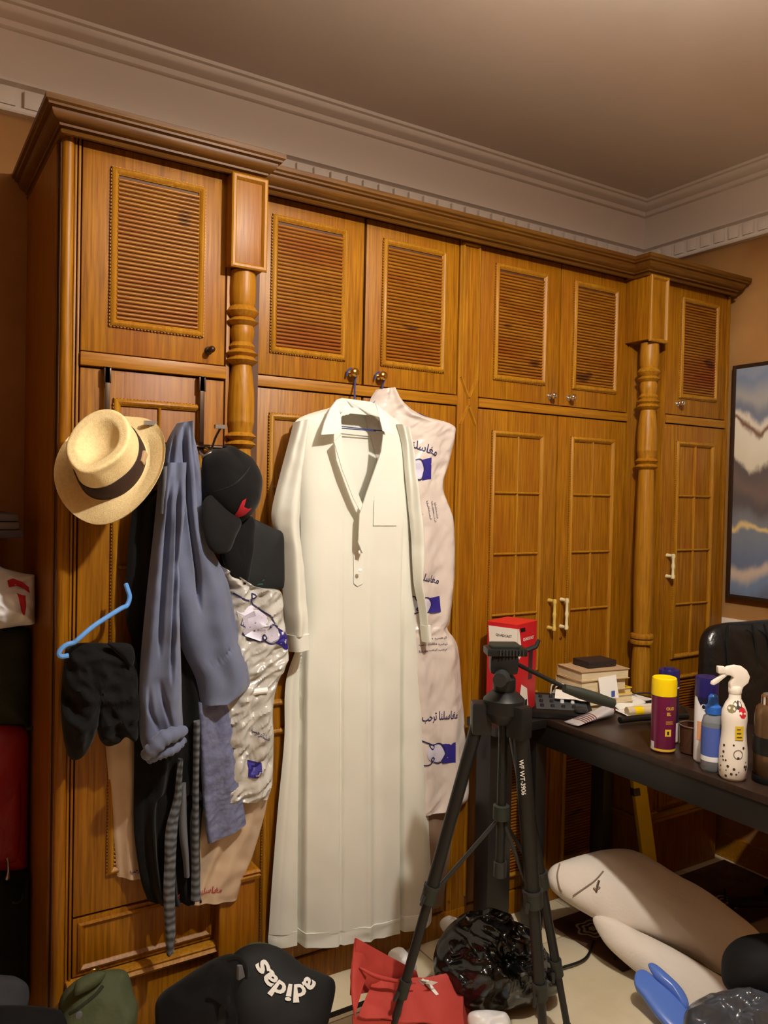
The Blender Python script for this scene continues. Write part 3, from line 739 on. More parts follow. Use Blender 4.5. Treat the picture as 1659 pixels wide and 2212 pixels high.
# --- laundry garment bag beside the robe
AR1 = '\uFE8E\uFEE8\uFEE0\uFEB3\uFE8E\uFED0\uFEE3'
AR2 = '\uFE90\uFEA3\uFEAE\uFE97'
def ar(body, px0, px1, yb0, yb1, h, Y, surf, rot=0):
    a = aY(px0, yb0, Y); b = aY(px1, yb1, Y); ex = (b-a); wd = ex.length; ex.normalize(); ey = Vector((-ex.z, 0, ex.x))
    if ey.z < 0: ey = -ey
    return onto(flat(fit(text_mb(body, 1, .012), wd, h), (a+b)/2, ex, ey), surf)
def swirl_logo(root, x0, y0, x1, y1, Y, surf, cut=0):
    """the bag's mark: a blue block cupping a pale disc with a looping navy line"""
    w_, h_ = x1-x0, y1-y0; T = lambda u, v: (x0+u*w_, y0+v*h_)
    part('emblem_disc', onto(px_poly([T(.38+.3*cos(t), .5+.42*sin(t)) for t in [i*pi/8 for i in range(16)]], Y), surf, .0015), 'print_lilac', root)
    arc = [T(.38+.32*cos(t), .5+.44*sin(t)) for t in [-.9+i*1.8/8 for i in range(9)]]
    part('emblem_block', onto(px_poly([T(.62, .1), T(1.0, .0), T(1.02, .9), T(.62, .96)]+[arc[i] for i in range(8, -1, -1)], Y), surf, .002), 'print_blue', root)
    part('emblem_line', onto(px_line([T(-.05, -.05), T(.15, .05), T(.3, .12), T(.5, .07), T(.62, .15), T(.7, .4), T(.68, .7), T(.55, .92), T(.35, .9), T(.22, .78), T(.26, .66), T(.34, .76), T(.2, .98), T(0, 1.05)], Y, .004, 60), surf, .0025), 'print_navy', root)
    part('emblem_line', onto(px_line([T(.16, .06), T(.2, .24), T(.28, .3), T(.33, .2), T(.27, .12)], Y, .0035, 30), surf, .0025), 'print_navy', root)
gb = thing('garment_bag', 'pale laundry garment bag printed in blue, hanging just beside the white robe', 'garment bag', (1.52, 2.11, .4))
S1 = cloth([((812, 842), (848, 838)), ((800, 862), (868, 866)), ((790, 890), (908, 896)), ((790, 905), (976, 917)), ((800, 940), (983, 942)), ((815, 1000), (970, 1000)), ((820, 1060), (957, 1055)), ((830, 1130), (980, 1130)), ((840, 1240), (982, 1240)), ((850, 1340), (972, 1338)), ((850, 1362), (967, 1360)), ((850, 1400), (989, 1398)),
            ((860, 1500), (998, 1500)), ((870, 1590), (1006, 1590)), ((880, 1715), (1013, 1712)), ((890, 1757), (985, 1742))], 2.135, .03,
           folds=[(2.5, .005, .3, 1.3)], wr=(.007, 6), crk=.0035, nu=80, nv=160, ep=5, seed=11)
part('film', S1, 'clear_film', gb, smooth=60)
part('garment', cloth([((880, 1735), (985, 1725)), ((892, 1800), (978, 1795)), ((900, 1900), (965, 1895)), ((905, 1962), (955, 1956))], 2.138, .015, wr=(.004, 14), nu=16, nv=20, seed=3), 'taupe_cloth', gb, smooth=60, label='taupe cloth hem below the film')
part('lettering', ar(AR1, 890, 944, 955, 977, .028, 2.1, S1), 'print_navy', gb)
part('lettering', ar(AR1, 905, 951, 1244, 1254, .024, 2.1, S1), 'print_navy', gb)
part('lettering', ar(AR2+' '+AR1, 912, 990, 1552, 1546, .036, 2.1, S1), 'print_navy', gb)
swirl_logo(gb, 880, 988, 931, 1040, 2.1, S1); swirl_logo(gb, 888, 1288, 953, 1326, 2.1, S1); swirl_logo(gb, 915, 1603, 983, 1652, 2.1, S1)
for k, (t, xa, ya, xb, yb2, hh) in enumerate(((AR1+' '+AR2, 908, 1383, 966, 1377, .010), (AR2+' '+AR1+' '+AR2, 905, 1393, 966, 1391, .011), (AR1+' '+AR2+' '+AR2, 906, 1408, 965, 1402, .010))):
    part('lettering', ar(t, xa, xb, ya, yb2, hh, 2.1, S1), 'print_navy', gb)
for k, (xa, ya, xb, yb2) in enumerate(((905, 1078, 912, 1112), (922, 1082, 930, 1122), (933, 1083, 941, 1128), (941, 1086, 947, 1120))):
    part('lettering', ar(AR1+AR2, xa, xb, ya, yb2, .010, 2.1, S1), 'print_red' if k == 0 else 'print_navy', gb)
hg = MB(); n1 = aY(826, 846, 2.115); hanger_hook(hg, 1.312, YC-.012, 1.852, n1.x, n1.z, 2.115, .003)
hg.tube([n1, aY(850, 870, 2.125), aY(955, 915, 2.125)], .002, 6); hg.tube([n1, aY(800, 880, 2.125)], .002, 6)
solo('wire_hanger', hg, 'blue_wire', 'blue wire hanger in the neck of the laundry garment bag', 'hanger')

# --- over-door hook rack
hk = thing('hook_rack', 'brown metal over-door hook rack holding the hats', 'hook rack', (.6, 2.05, 1.5))
for sx, zb in ((232, 1000), (437, 985)):
    a = aY(sx, 795, YS-.016); zb = 1.585
    m = MB().box((a.x-.006, YS-.02, zb), (a.x+.006, YS-.017, ZL1-.001)).box((a.x-.009, YS-.02, 1.745), (a.x+.009, YS-.016, ZL1)).box((a.x-.009, YS-.02, ZL1-.004), (a.x+.009, YS+.004, ZL1))
    part('strap', m, 'dark_steel', hk, bevel=.0008)
part('bar', MB().tube([(.44, YS-.022, 1.60), (.775, YS-.022, 1.60)], .006, 10), 'dark_steel', hk)
for tx, ty, fx_, fy_ in ((325, 914, 318, 960), (476, 922, 458, 966), (398, 945, 402, 985), (236, 985, 240, 1020)):
    t_ = aY(tx, ty, YS-.09); b_ = aY(fx_, fy_, YS-.05)
    part('hook', MB().tube(crv([(b_.x-.012, YS-.022, 1.60), (b_.x-.004, YS-.036, b_.z-.006), b_, b_.lerp(t_, .5)+Vector((0, .004, 0)), t_-Vector((0, 0, .004))], 14), .0032, 8).obox(t_, (.030, .012, .010)), 'steel', hk)

# --- straw hat
HC = aY(243, 1004, 1.985); ax = Vector((-.50, -.72, .48)).normalized()
up = (Vector((.12, 0, 1))-ax*Vector((.12, 0, 1)).dot(ax)).normalized(); sd = up.cross(ax).normalized()   # local x = side, y = up (back of hat), z = axis
HM = Matrix((sd, up, ax)).transposed()
def hat_pt(s, th):
    """s runs 0 crown centre .. 1 brim edge"""
    c, n_ = cos(th), sin(th); fr = max(0, -n_)     # front of the hat points down
    tz, br = .105, .152
    rx, ry = .066*(1-.28*fr**2), .086
    if s < .42:                                    # top with teardrop dent
        t = s/.42; z = tz-.006*(1-t)-.022*max(0, cos(min(1, max(0, t-.12)/.62)*pi/2))*(1 if True else 0); z += .012*fr*t*t
        return Vector((c*rx*t, n_*ry*t, z))
    if s < .48:
        t = (s-.42)/.06; return Vector((c*(rx+.006*sin(t*pi/2)), n_*(ry+.006*sin(t*pi/2)), tz+.012*fr-.008*(1-cos(t*pi/2))))
    if s < .70:
        t = (s-.48)/.22; pin = .012*max(0, 1-abs(abs(c)-.75)*3)*fr*(1-t)
        x = rx+.006+(.079-rx-.006)*t-pin; y = ry+.006+(.096-ry-.006)*t
        return Vector((c*x, n_*y, (tz-.008+.012*fr)*(1-t)+.0*t))
    t = (s-.70)/.30; x = .079+(.131-.079)*t; y = .096+(br-.096)*t
    curl = t*t*(.024*abs(c)**1.5-.014*abs(n_)**3+(.016*max(0, n_)*max(0, c)))
    return Vector((c*x, n_*y, curl-.004*t))
ht = thing('straw_hat', 'cream straw fedora with a dark brown band hanging on a hook', 'hat', tuple(HC))
NS, NT = 46, 72; vs = []; fs = []
for i in range(NS+1):
    for j in range(NT): vs.append(HC+HM@hat_pt(max(.003, i/NS), 2*pi*j/NT))
fs = [(i*NT+j, i*NT+(j+1) % NT, (i+1)*NT+(j+1) % NT, (i+1)*NT+j) for i in range(NS) for j in range(NT)]
fs.append(tuple(range(NT)))
k = len(vs)
inner = [HC+HM@(hat_pt(i/NS, 2*pi*j/NT)-Vector((0, 0, .003))) for i in (NS, int(.72*NS)) for j in range(NT)]
vs += inner; fs += [(NS*NT+j, NS*NT+(j+1) % NT, k+(j+1) % NT, k+j) for j in range(NT)]+[(k+j, k+(j+1) % NT, k+NT+(j+1) % NT, k+NT+j) for j in range(NT)]
part('crown_and_brim', MB().add(vs, fs), 'straw', ht, smooth=50)
vs = []
for s, o in ((.700, .0015), (.655, .003), (.60, .003), (.595, .001)):
    for j in range(NT):
        p = hat_pt(s, 2*pi*j/NT); p2 = Vector((p.x, p.y, 0)).normalized()*o; vs.append(HC+HM@(p+p2))
part('band', MB().add(vs, [(i*NT+j, i*NT+(j+1) % NT, (i+1)*NT+(j+1) % NT, (i+1)*NT+j) for i in range(3) for j in range(NT)]), 'hat_band', ht, smooth=50)
bw = HC+HM@(hat_pt(.65, .18)+Vector((.004, 0, 0)))
part('bow', MB().obox((0, 0, 0), (.008, .030, .020)).xf(Matrix.Translation(bw)@HM.to_4x4()), 'cover_tan', ht, bevel=.002)

# --- garment bags behind the clothes on the side unit
g2 = thing('garment_bag', 'crumpled silvery laundry bag with blue emblem behind the blue-grey shirt', 'garment bag', (.85, 2.0, .4))
S2 = cloth([((440, 1205), (515, 1250)), ((450, 1245), (560, 1268)), ((460, 1270), (606, 1278)), ((465, 1330), (613, 1335)), ((465, 1390), (622, 1392)), ((465, 1430), (620, 1432)), ((460, 1470), (600, 1476)), ((455, 1530), (590, 1530)), ((450, 1600), (591, 1600)), ((445, 1690), (588, 1690)), ((440, 1720), (578, 1722))], 2.03, .05,
           folds=[(2.5, .006, .2, 1.5)], wr=(.010, 10), crk=.011, nu=90, nv=140, ep=4, seed=21)
part('film', S2, 'silver_film', g2, smooth=60)
S3 = cloth([((440, 1705), (580, 1712)), ((430, 1760), (570, 1765)), ((400, 1850), (545, 1850)), ((380, 1910), (522, 1908)), ((376, 1945), (513, 1941))], 2.04, .03, folds=[(3, .005, .1, .3)], wr=(.008, 14), nu=40, nv=50, ep=4, seed=23)
part('film_hem', S3, 'tan_film', g2, smooth=60)
L2 = lambda pts, w_: onto(px_line(pts, 2.0, w_, 50), S2, .002)
part('emblem_disc', onto(px_poly([(505, 1318), (540, 1306), (565, 1325), (585, 1345), (600, 1355), (596, 1378), (580, 1385), (555, 1382), (525, 1372), (510, 1350)], 2.0), S2, .002), 'print_lilac', g2)
part('emblem_block', onto(px_poly([(598, 1355), (612, 1364), (620, 1375), (620, 1405), (606, 1396), (588, 1386), (597, 1378), (601, 1368)], 2.0), S2, .003), 'print_blue', g2)
part('emblem_line', L2([(500, 1280), (525, 1294), (548, 1288), (542, 1282), (538, 1298), (556, 1315), (580, 1332), (585, 1350), (574, 1352), (578, 1346), (590, 1350), (602, 1362)], .004), 'print_navy', g2)
part('emblem_line', L2([(515, 1366), (540, 1378), (556, 1382), (566, 1375), (562, 1368), (560, 1378), (580, 1388), (600, 1380)], .004), 'print_navy', g2)
for xa, ya, xb, yb2, hh in ((512, 1340, 556, 1362, .016), (520, 1330, 548, 1342, .01), (530, 1362, 552, 1374, .01)):
    part('lettering', ar(AR1, xa, xb, ya, yb2, hh, 2.0, S2), 'print_navy', g2)
part('lettering', ar(AR2+AR1, 540, 580, 1572, 1596, .018, 2.0, S2), 'print_navy', g2)
part('emblem_block', onto(px_poly([(530, 1638), (545, 1640), (560, 1644), (556, 1660), (550, 1676), (540, 1675), (529, 1673), (530, 1655)], 2.0), S2, .002), 'print_blue', g2)
part('lettering', ar(AR2+' '+AR1, 380, 482, 1932, 1926, .022, 2.0, S3), 'print_red', g2)
g3 = thing('garment_bag', 'dull tan garment bag hanging lowest behind the black clothes', 'garment bag', (.55, 2.05, .5))
S4 = cloth([((226, 1560), (330, 1560)), ((229, 1620), (330, 1620)), ((236, 1700), (335, 1700)), ((245, 1800), (335, 1800)), ((253, 1893), (340, 1894))], 2.068, .022, folds=[(2.5, .005, .1, .4)], wr=(.005, 12), nu=26, nv=40, ep=4, seed=31)
part('film', S4, 'tan_film', g3, smooth=60)
part('lettering', ar(AR2, 280, 305, 1881, 1880, .016, 2.05, S4), 'print_navy', g3)

# --- black robe, belt and trousers
bk = thing('black_robe', 'long black robe hanging behind the blue-grey shirt', 'robe', (.7, 2.0, .4))
part('cloth', cloth([((330, 1060), (440, 1040)), ((292, 1090), (445, 1070)), ((280, 1150), (450, 1150)), ((272, 1250), (470, 1250)), ((272, 1330), (480, 1330)), ((286, 1400), (490, 1400)), ((292, 1500), (528, 1500)), ((290, 1560), (530, 1560)), ((290, 1620), (524, 1620)), ((289, 1700), (505, 1700)), ((289, 1730), (445, 1735)), ((290, 1800), (434, 1800)), ((304, 1900), (436, 1900)), ((320, 1946), (438, 1943))], 2.025, .03,
     folds=[(4, .008, .2, .2), (7, .004, .6, .1)], wr=(.006, 12), nu=70, nv=90, ep=4, seed=41), 'black_cotton', bk, smooth=60)
part('hem_facing', cloth([((418, 1560), (432, 1555)), ((416, 1700), (430, 1700)), ((414, 1850), (430, 1850)), ((412, 1945), (434, 1942))], 1.975, .012, wr=(.003, 12), nu=8, nv=30, seed=3), 'ribbed_belt', bk, smooth=60, label='grey ribbed edge')
part('lining', cloth([((388, 1700), (402, 1690)), ((386, 1790), (404, 1780)), ((395, 1860), (408, 1850)), ((398, 1895), (410, 1890))], 1.978, .012, wr=(.003, 12), nu=8, nv=20, seed=3), 'grey_cotton', bk, smooth=60)
solo('belt', cloth([((385, 1640), (395, 1640)), ((376, 1720), (392, 1716)), ((358, 1790), (384, 1785)), ((355, 1860), (380, 1860)), ((353, 1930), (378, 1930)), ((356, 2000), (379, 2000)), ((360, 2064), (376, 2055))], 1.972, .010, folds=[(1.0, .003, .2, 6)], wr=(.004, 25), nu=10, nv=60, ep=4, seed=5), 'ribbed_belt', 'grey ribbed cloth belt dangling lowest below the shirt', 'belt', smooth=60)

# --- blue-grey shirt
bs = thing('shirt', 'blue-grey cotton shirt hung by its collar with one cuff rolled', 'shirt', (.7, 1.95, .7))
part('body', cloth([((382, 914), (412, 911)), ((362, 950), (420, 945)), ((346, 1000), (430, 990)), ((341, 1060), (437, 1060)), ((338, 1120), (440, 1110)), ((345, 1190), (456, 1180)), ((355, 1260), (490, 1250)), ((375, 1330), (508, 1330)), ((392, 1400), (528, 1410)), ((420, 1460), (541, 1465)), ((430, 1500), (535, 1488)), ((433, 1520), (505, 1508))], 1.985, .055,
     folds=[(1.6, .010, .15, .15)], extra=grooves(([(398, 920), (402, 1010), (412, 1120), (428, 1240), (432, 1320)], 4, .028), ([(412, 915), (424, 1010), (432, 1100), (440, 1180)], 4, .018), ([(378, 930), (370, 1010), (362, 1120)], 4, .02), ([(520, 1380), (480, 1428), (440, 1440)], 5, .015)), wr=(.010, 8), nu=100, nv=110, ep=3, seed=51, grow=lambda v: .5+.5*(1-v)), 'blue_grey_cotton', bs, smooth=60)
part('sleeve', cloth([((345, 1000), (400, 1000)), ((338, 1080), (398, 1080)), ((330, 1160), (392, 1160)), ((320, 1250), (388, 1250)), ((311, 1340), (388, 1340)), ((303, 1430), (391, 1430)), ((300, 1520), (393, 1520)), ((302, 1590), (396, 1580)), ((312, 1625), (392, 1608))], 1.962, .045,
     folds=[(1.3, .010, .1, .3)], extra=grooves(([(372, 1030), (362, 1150), (352, 1300), (345, 1420)], 4, .026), ([(388, 1040), (384, 1200), (378, 1340), (372, 1480)], 4, .024), ([(345, 1470), (360, 1530), (372, 1580)], 5, .02), ([(322, 1480), (326, 1540), (345, 1585)], 5, .018)), wr=(.014, 9), nu=64, nv=110, ep=3, seed=53), 'blue_grey_cotton', bs, smooth=60)
part('rolled_cuff', MB().tube(crv([aY(314, 1632, 1.93), aY(330, 1618, 1.905), aY(352, 1596, 1.90), aY(378, 1585, 1.905), aY(397, 1578, 1.93)], 20), [.012+.008*sin(pi*i/20)+.002*sin(i*1.9) for i in range(21)], 12), 'blue_grey_cotton', bs, smooth=60)
part('rolled_cuff', MB().tube(crv([aY(320, 1642, 1.935), aY(345, 1628, 1.915), aY(375, 1616, 1.915), aY(396, 1598, 1.935)], 20), [.009+.006*sin(pi*i/20)+.002*sin(i*2.3) for i in range(21)], 12), 'blue_grey_cotton', bs, smooth=60)
part('tail', cloth([((424, 1515), (495, 1520)), ((430, 1600), (506, 1600)), ((436, 1700), (520, 1700)), ((440, 1760), (526, 1740)), ((449, 1822), (532, 1778))], 1.99, .012, folds=[(1.5, .002, .2, .2)], wr=(.006, 12), crk=.003, nu=50, nv=80, ep=12, seed=55), 'chambray', bs, smooth=60)
part('button_strip', cloth([((352, 1010), (362, 1006)), ((350, 1060), (360, 1060)), ((346, 1110), (356, 1110))], 1.93, .006, wr=(.002, 30), nu=6, nv=16, seed=3), 'grey_cotton', bs, smooth=60)

# --- black cap with a red emblem
cp = thing('baseball_cap', 'black baseball cap with a red emblem hanging on the end hook', 'cap', (.78, 1.95, 1.4))
CB = blob([(438, 990), (455, 972), (474, 970), (488, 963), (504, 972), (528, 988), (546, 1012), (555, 1042), (553, 1075), (544, 1104), (520, 1128), (490, 1125), (462, 1110), (440, 1080), (436, 1030)], (.82, 1.995, 1.5), (.15, -1, .15), .085, .02, wr=(.004, 14), seed=61, nr=14)
part('crown', CB, 'black_twill', cp, smooth=60)
part('visor', blob([(438, 1085), (462, 1070), (500, 1105), (520, 1128), (508, 1160), (495, 1190), (478, 1196), (460, 1192), (446, 1172), (437, 1130)], (.80, 1.955, 1.4), (.3, -1, .25), .022, .004, wr=(.002, 14), seed=63, nr=8), 'black_twill', cp, smooth=60)
part('seam', onto(px_line([(462, 1062), (490, 1050), (515, 1030), (535, 1008)], 1.93, .003), CB, .001), 'charcoal_nylon', cp)
part('button', MB().lathe([(.008, 0), (.007, .004), (.001, .006)], aY(487, 966, 1.985), 12), 'black_twill', cp)
part('emblem', onto(px_poly([(524, 1076), (516, 1082), (513, 1092), (511, 1102), (508, 1112), (503, 1122), (510, 1124), (520, 1118), (530, 1112), (538, 1102), (542, 1097), (533, 1099), (524, 1096), (519, 1090), (521, 1084)], 1.93), CB, .002), 'red_thread', cp)
part('eyelet_strap', MB().tube(crv([aY(430, 975, 1.99), aY(440, 984, 1.975), aY(455, 978, 1.97), aY(462, 974, 1.98)], 12), .003, 6), 'steel', cp)

# --- dark pouch hung beneath the cap
po = thing('shoulder_pouch', 'flat charcoal nylon pouch with rounded corner below the black cap', 'bag', (.9, 1.98, 1.2))
part('pouch', blob([(545, 1122), (565, 1130), (590, 1142), (604, 1147), (610, 1160), (611, 1200), (611, 1262), (600, 1273), (560, 1274), (528, 1268), (520, 1230), (525, 1180), (538, 1140)], (.92, 2.03, 1.3), (.1, -1, .05), .022, .02, wr=(.002, 10), seed=65, pw=.25), 'charcoal_nylon', po, smooth=50)
part('flap', blob([(478, 1140), (510, 1115), (545, 1118), (547, 1160), (540, 1220), (530, 1262), (505, 1252), (490, 1235), (478, 1190)], (.86, 2.0, 1.3), (.1, -1, .05), .03, .02, wr=(.006, 12), seed=66, pw=.4), 'black_cotton', po, smooth=50)
for k in range(3):
    a = aY(540, 1243+k*9, 2.004); b = aY(574-k*3, 1242+k*9, 2.004)
    part('lettering', MB().add([a, b, b-Vector((0, 0, .005)), a-Vector((0, 0, .005))], [(0, 1, 2, 3)]), 'green_print', po)

# --- blue hanger with black trousers
solo('plastic_hanger', MB().tube(crv([aY(272, 1262, 2.0), aY(276, 1274, 1.99), aY(280, 1290, 1.985), aY(274, 1308, 1.98), aY(262, 1314, 1.97), aY(230, 1334, 1.96), aY(200, 1354, 1.95), aY(172, 1378, 1.94), aY(160, 1388, 1.94), aY(146, 1392, 1.94), aY(134, 1400, 1.94), aY(127, 1411, 1.94), aY(133, 1418, 1.94), aY(148, 1416, 1.94)], 70), .0058, 9), 'hanger_blue', 'bright blue plastic hanger tilted against the wardrobe', 'hanger')
tr = thing('black_trousers', 'crumpled black trousers bunched over the blue hanger', 'trousers', (.45, 1.95, .8))
part('cloth', blob([(143, 1400), (165, 1390), (205, 1388), (250, 1391), (276, 1390), (288, 1400), (299, 1450), (304, 1520), (303, 1570), (292, 1602), (272, 1592), (255, 1606), (232, 1612), (216, 1598), (208, 1572), (198, 1602), (180, 1632), (162, 1642), (148, 1634), (138, 1600), (132, 1545), (133, 1480), (138, 1430)], (.48, 2.0, 1.0), (-.1, -1, .1), .055, .03, wr=(.022, 9), crk=.022, seed=71, ctr=(215, 1490), nr=28, na=120), 'black_cotton', tr, smooth=60)
part('waistband', blob([(232, 1389), (252, 1388), (276, 1390), (288, 1400), (291, 1425), (282, 1440), (262, 1420), (245, 1405)], (.5, 1.955, 1.0), (-.1, -1, .1), .014, .01, wr=(.003, 20), seed=73, nr=6, na=30), 'black_twill', tr, smooth=60)
solo('plastic_hanger', MB().tube([aY(516, 1500, 1.99), aY(530, 1497, 1.985), aY(577, 1491, 1.98)], [.006, .008, .008], 10), 'hanger_white', 'white plastic hanger end poking out from the silvery bag', 'hanger')

# ================================================================== desk and what stands on it
DZ = .75
dk = thing('desk', 'black desk with a dark brown top standing square to the wardrobe', 'desk', (2.16, 1.5, 0))
part('top', MB().box((1.876, .55, DZ-.022), (2.44, 2.105, DZ)), 'desk_top', dk, bevel=.003)
part('apron', MB().box((1.880, .56, DZ-.095), (1.90, 2.10, DZ-.0225)), 'desk_black', dk, bevel=.002)
part('apron', MB().box((2.41, .56, DZ-.095), (2.43, 2.10, DZ-.0225)), 'desk_black', dk, bevel=.002)
part('apron', MB().box((1.90, 2.08, DZ-.095), (2.41, 2.10, DZ-.0225)), 'desk_black', dk, bevel=.002)
for lx, ly in ((1.905, 2.04), (2.235, 2.04), (1.905, .62), (2.40, .62)):
    part('leg', MB().box((lx-.022, ly-.03, 0), (lx+.026, ly+.03, DZ-.0225)), 'desk_black', dk, bevel=.002)
part('side_shelf', MB().box((1.655, 1.955, DZ-.03), (1.8755, 2.105, DZ)), 'desk_black', dk, bevel=.003)
part('leg', MB().box((1.665, 1.99, 0), (1.76, 2.06, DZ-.0305)), 'desk_black', dk, bevel=.002)
part('stretcher', MB().box((1.93, 2.035, .62), (2.22, 2.055, .66)), 'desk_black', dk, bevel=.002)


# microphone carton
bx = thing('carton', 'red and white microphone carton on the far corner of the desk', 'carton', (1.795, 2.046, DZ))
bc = Vector((1.795, 2.046, DZ)); ang = radians(20); Rb = Matrix.Rotation(ang, 3, 'Z'); bw, bd, bh = .134, .112, .318
B = lambda u, v, z: bc+Rb@Vector((u*bw/2, v*bd/2, z))
part('body', MB().add([B(-1, -1, 0), B(1, -1, 0), B(1, 1, 0), B(-1, 1, 0), B(-1, -1, bh), B(1, -1, bh), B(1, 1, bh), B(-1, 1, bh)], [(0, 3, 2, 1), (4, 5, 6, 7), (0, 1, 5, 4), (1, 2, 6, 5), (2, 3, 7, 6), (3, 0, 4, 7)]), 'box_red', bx, bevel=.001)
part('lid', MB().add([B(-1.01, -1.01, bh), B(1.01, -1.01, bh), B(1.01, 1.01, bh), B(-1.01, 1.01, bh), B(-1.01, -1.01, bh+.003), B(1.01, -1.01, bh+.003), B(1.01, 1.01, bh+.003), B(-1.01, 1.01, bh+.003)], [(0, 3, 2, 1), (4, 5, 6, 7), (0, 1, 5, 4), (1, 2, 6, 5), (2, 3, 7, 6), (3, 0, 4, 7)]), 'box_red_top', bx)
e = 1.006
part('white_panel', MB().add([B(-e, .95, bh-.012), B(-e, -1.0, bh-.012), B(-e, -1.0, bh-.11), B(-e, .7, bh-.16)], [(0, 1, 2, 3)]), 'box_white', bx)
part('white_panel', MB().add([B(-1.0, -e, bh-.012), B(-.86, -e, bh-.012), B(-.45, -e, bh-.10), B(-1.0, -e, bh-.12)], [(0, 1, 2, 3)]), 'box_white', bx)
part('white_panel', MB().add([B(-.9, -e, .012), B(.35, -e, .012), B(.1, -e, .10), B(-.5, -e, .12)], [(0, 1, 2, 3)]), 'box_white', bx)
fx = Rb@Vector((1, 0, 0)); fy = Rb@Vector((0, 1, 0))
part('lettering', flat(fit(text_mb('QUADCAST', 1, .02), .074), B(.12, -1.012, bh-.052), fx, (0, 0, 1)), 'print_white', bx)
part('lettering', flat(fit(text_mb('QUADCAST', 1, .02), .060), B(-1.012, -.1, bh-.040), -fy, (0, 0, 1)), 'plastic_black', bx)
part('picture', MB().add([B(.18, -e, bh-.085), B(.62, -e, bh-.08), B(.62, -e, bh-.19), B(.18, -e, bh-.19)], [(0, 1, 2, 3)]), 'box_dark', bx)
part('hanging_tab', MB().add([B(-.75, -e, bh-.012), B(-.25, -e, bh-.012), B(-.2, -e, bh-.026), B(-.65, -e, bh-.026)], [(0, 1, 2, 3)]), 'plastic_black', bx)
mic = flat(MB().box((-.006, 0, 0), (.006, .04, .001)).box((-.022, -.003, 0), (.022, .003, .001)), B(.0, -1.02, .025), fx, (0, 0, 1))
part('picture', mic, 'plastic_black', bx)

# books
def book(cx, cy, z, wd, dp, th, rz, cover, label, over=.004):
    b = thing('book', label, 'book', (cx, cy, z), 'books piled on the desk'); R = Matrix.Rotation(rz, 3, 'Z')
    c = Vector((cx, cy, z))
    part('pages', MB().obox(c+Vector((0, 0, th/2)), (wd-2*over, dp-2*over, th-.004), rz), 'page_edges', b)
    part('cover', MB().obox(c+Vector((0, 0, .001)), (wd, dp, .002), rz).obox(c+Vector((0, 0, th-.001)), (wd, dp, .002), rz).obox(c+R@Vector((0, dp/2, 0))+Vector((0, 0, th/2)), (wd, .002, th), rz), cover, b)
    return b
z = DZ+.001
for cx, cy, wd, dp, th, rz, cv, lb in ((2.13, 2.02, .24, .15, .022, -.05, 'cover_grey', 'grey covered book at the bottom of the pile beside the red carton'),
                                       (2.15, 2.01, .23, .15, .026, -.12, 'cover_cream', 'cream book second from the bottom of the book pile'),
                                       (2.16, 2.01, .21, .145, .020, -.02, 'cover_yellow', 'yellow covered book in the middle of the book pile'),
                                       (2.13, 2.005, .20, .14, .040, -.10, 'cover_tan', 'thick tan book second from the top of the book pile'),
                                       (2.135, 2.0, .205, .14, .034, -.16, 'cover_tan', 'thick tan book on top of the book pile')):
    book(cx, cy, z, wd, dp, th, rz, cv, lb); z += th
solo('slim_box', MB().obox((2.15, 2.01, z+.0125), (.125, .085, .022), -.1), 'box_black', 'slim brown-black box lying on top of the book pile', 'box', bevel=.002)
solo('open_booklet', patch([(2.17, 1.905, .757), (2.33, 1.93, .757), (2.30, 2.02, .80), (2.15, 1.985, .80)], wr=(.003, 14), bul=.008, th=.004), 'paper', 'folded pale booklet leaning below the book pile', 'booklet')
cd = thing('paper_card', 'small white printed card propped against the books', 'card', (2.10, 1.93, .80))
part('card', patch([(2.085, 1.915, .80), (2.16, 1.905, .80), (2.165, 1.925, .875), (2.09, 1.935, .87)], wr=(.002, 14), th=.002), 'paper', cd)
part('blue_mark', MB().obox((2.137, 1.909, .815), (.014, .003, .02), -.1), 'label_blue', cd)
ppl = [(2.33, 2.0, .06, .15, 'blank white paper sheet nearest the plum spray can'), (2.25, 1.88, -.25, .20, 'white paper sheet lying under the tripod handle')]
for k, (cx, cy, rz, wd, lb) in enumerate(ppl):
    R = Matrix.Rotation(rz, 3, 'Z'); q = [Vector((cx, cy, DZ+.004))+R@Vector((a*wd/2, b_*wd*.65/2, 0)) for a, b_ in ((-1, -1), (1, -1), (1, 1), (-1, 1))]
    solo('paper_sheet', patch(q, wr=(.002, 12), th=.001), 'paper', lb, 'paper', 'loose papers on the desk')
rn = thing('paper_roll', 'small rolled magazine with a lime label on the desk', 'magazine', (2.2, 1.8, DZ))
part('roll', MB().tube([(2.145, 1.855, DZ+.016), (2.33, 1.80, DZ+.016)], .015, 14), 'cover_cream', rn)
part('label', MB().tube([(2.17, 1.8475, DZ+.016), (2.20, 1.8387, DZ+.016)], .0156, 14), 'cap_yellow', rn)

# mixer with knobs and slanted face
mx = thing('audio_mixer', 'small black audio mixer with a row of knobs on the desk edge', 'mixer', (1.97, 1.98, DZ))
mc = Vector((1.965, 1.985, DZ)); Rm = Matrix.Rotation(radians(-38), 3, 'Z')
Mq = lambda x, y, z_: mc+Rm@Vector((x, y, z_))
part('body', MB().add([Mq(-.10, -.075, .002), Mq(.10, -.075, .002), Mq(.10, .075, .002), Mq(-.10, .075, .002), Mq(-.10, -.075, .022), Mq(.10, -.075, .022), Mq(.10, .075, .052), Mq(-.10, .075, .052)],
     [(0, 3, 2, 1), (4, 5, 6, 7), (0, 1, 5, 4), (1, 2, 6, 5), (2, 3, 7, 6), (3, 0, 4, 7)]), 'plastic_black', mx, bevel=.003)
part('face_plate', MB().add([Mq(-.085, -.055, .0272), Mq(.085, -.055, .0272), Mq(.085, .055, .0492), Mq(-.085, .055, .0492)], [(0, 1, 2, 3)]), 'plastic_grey', mx)
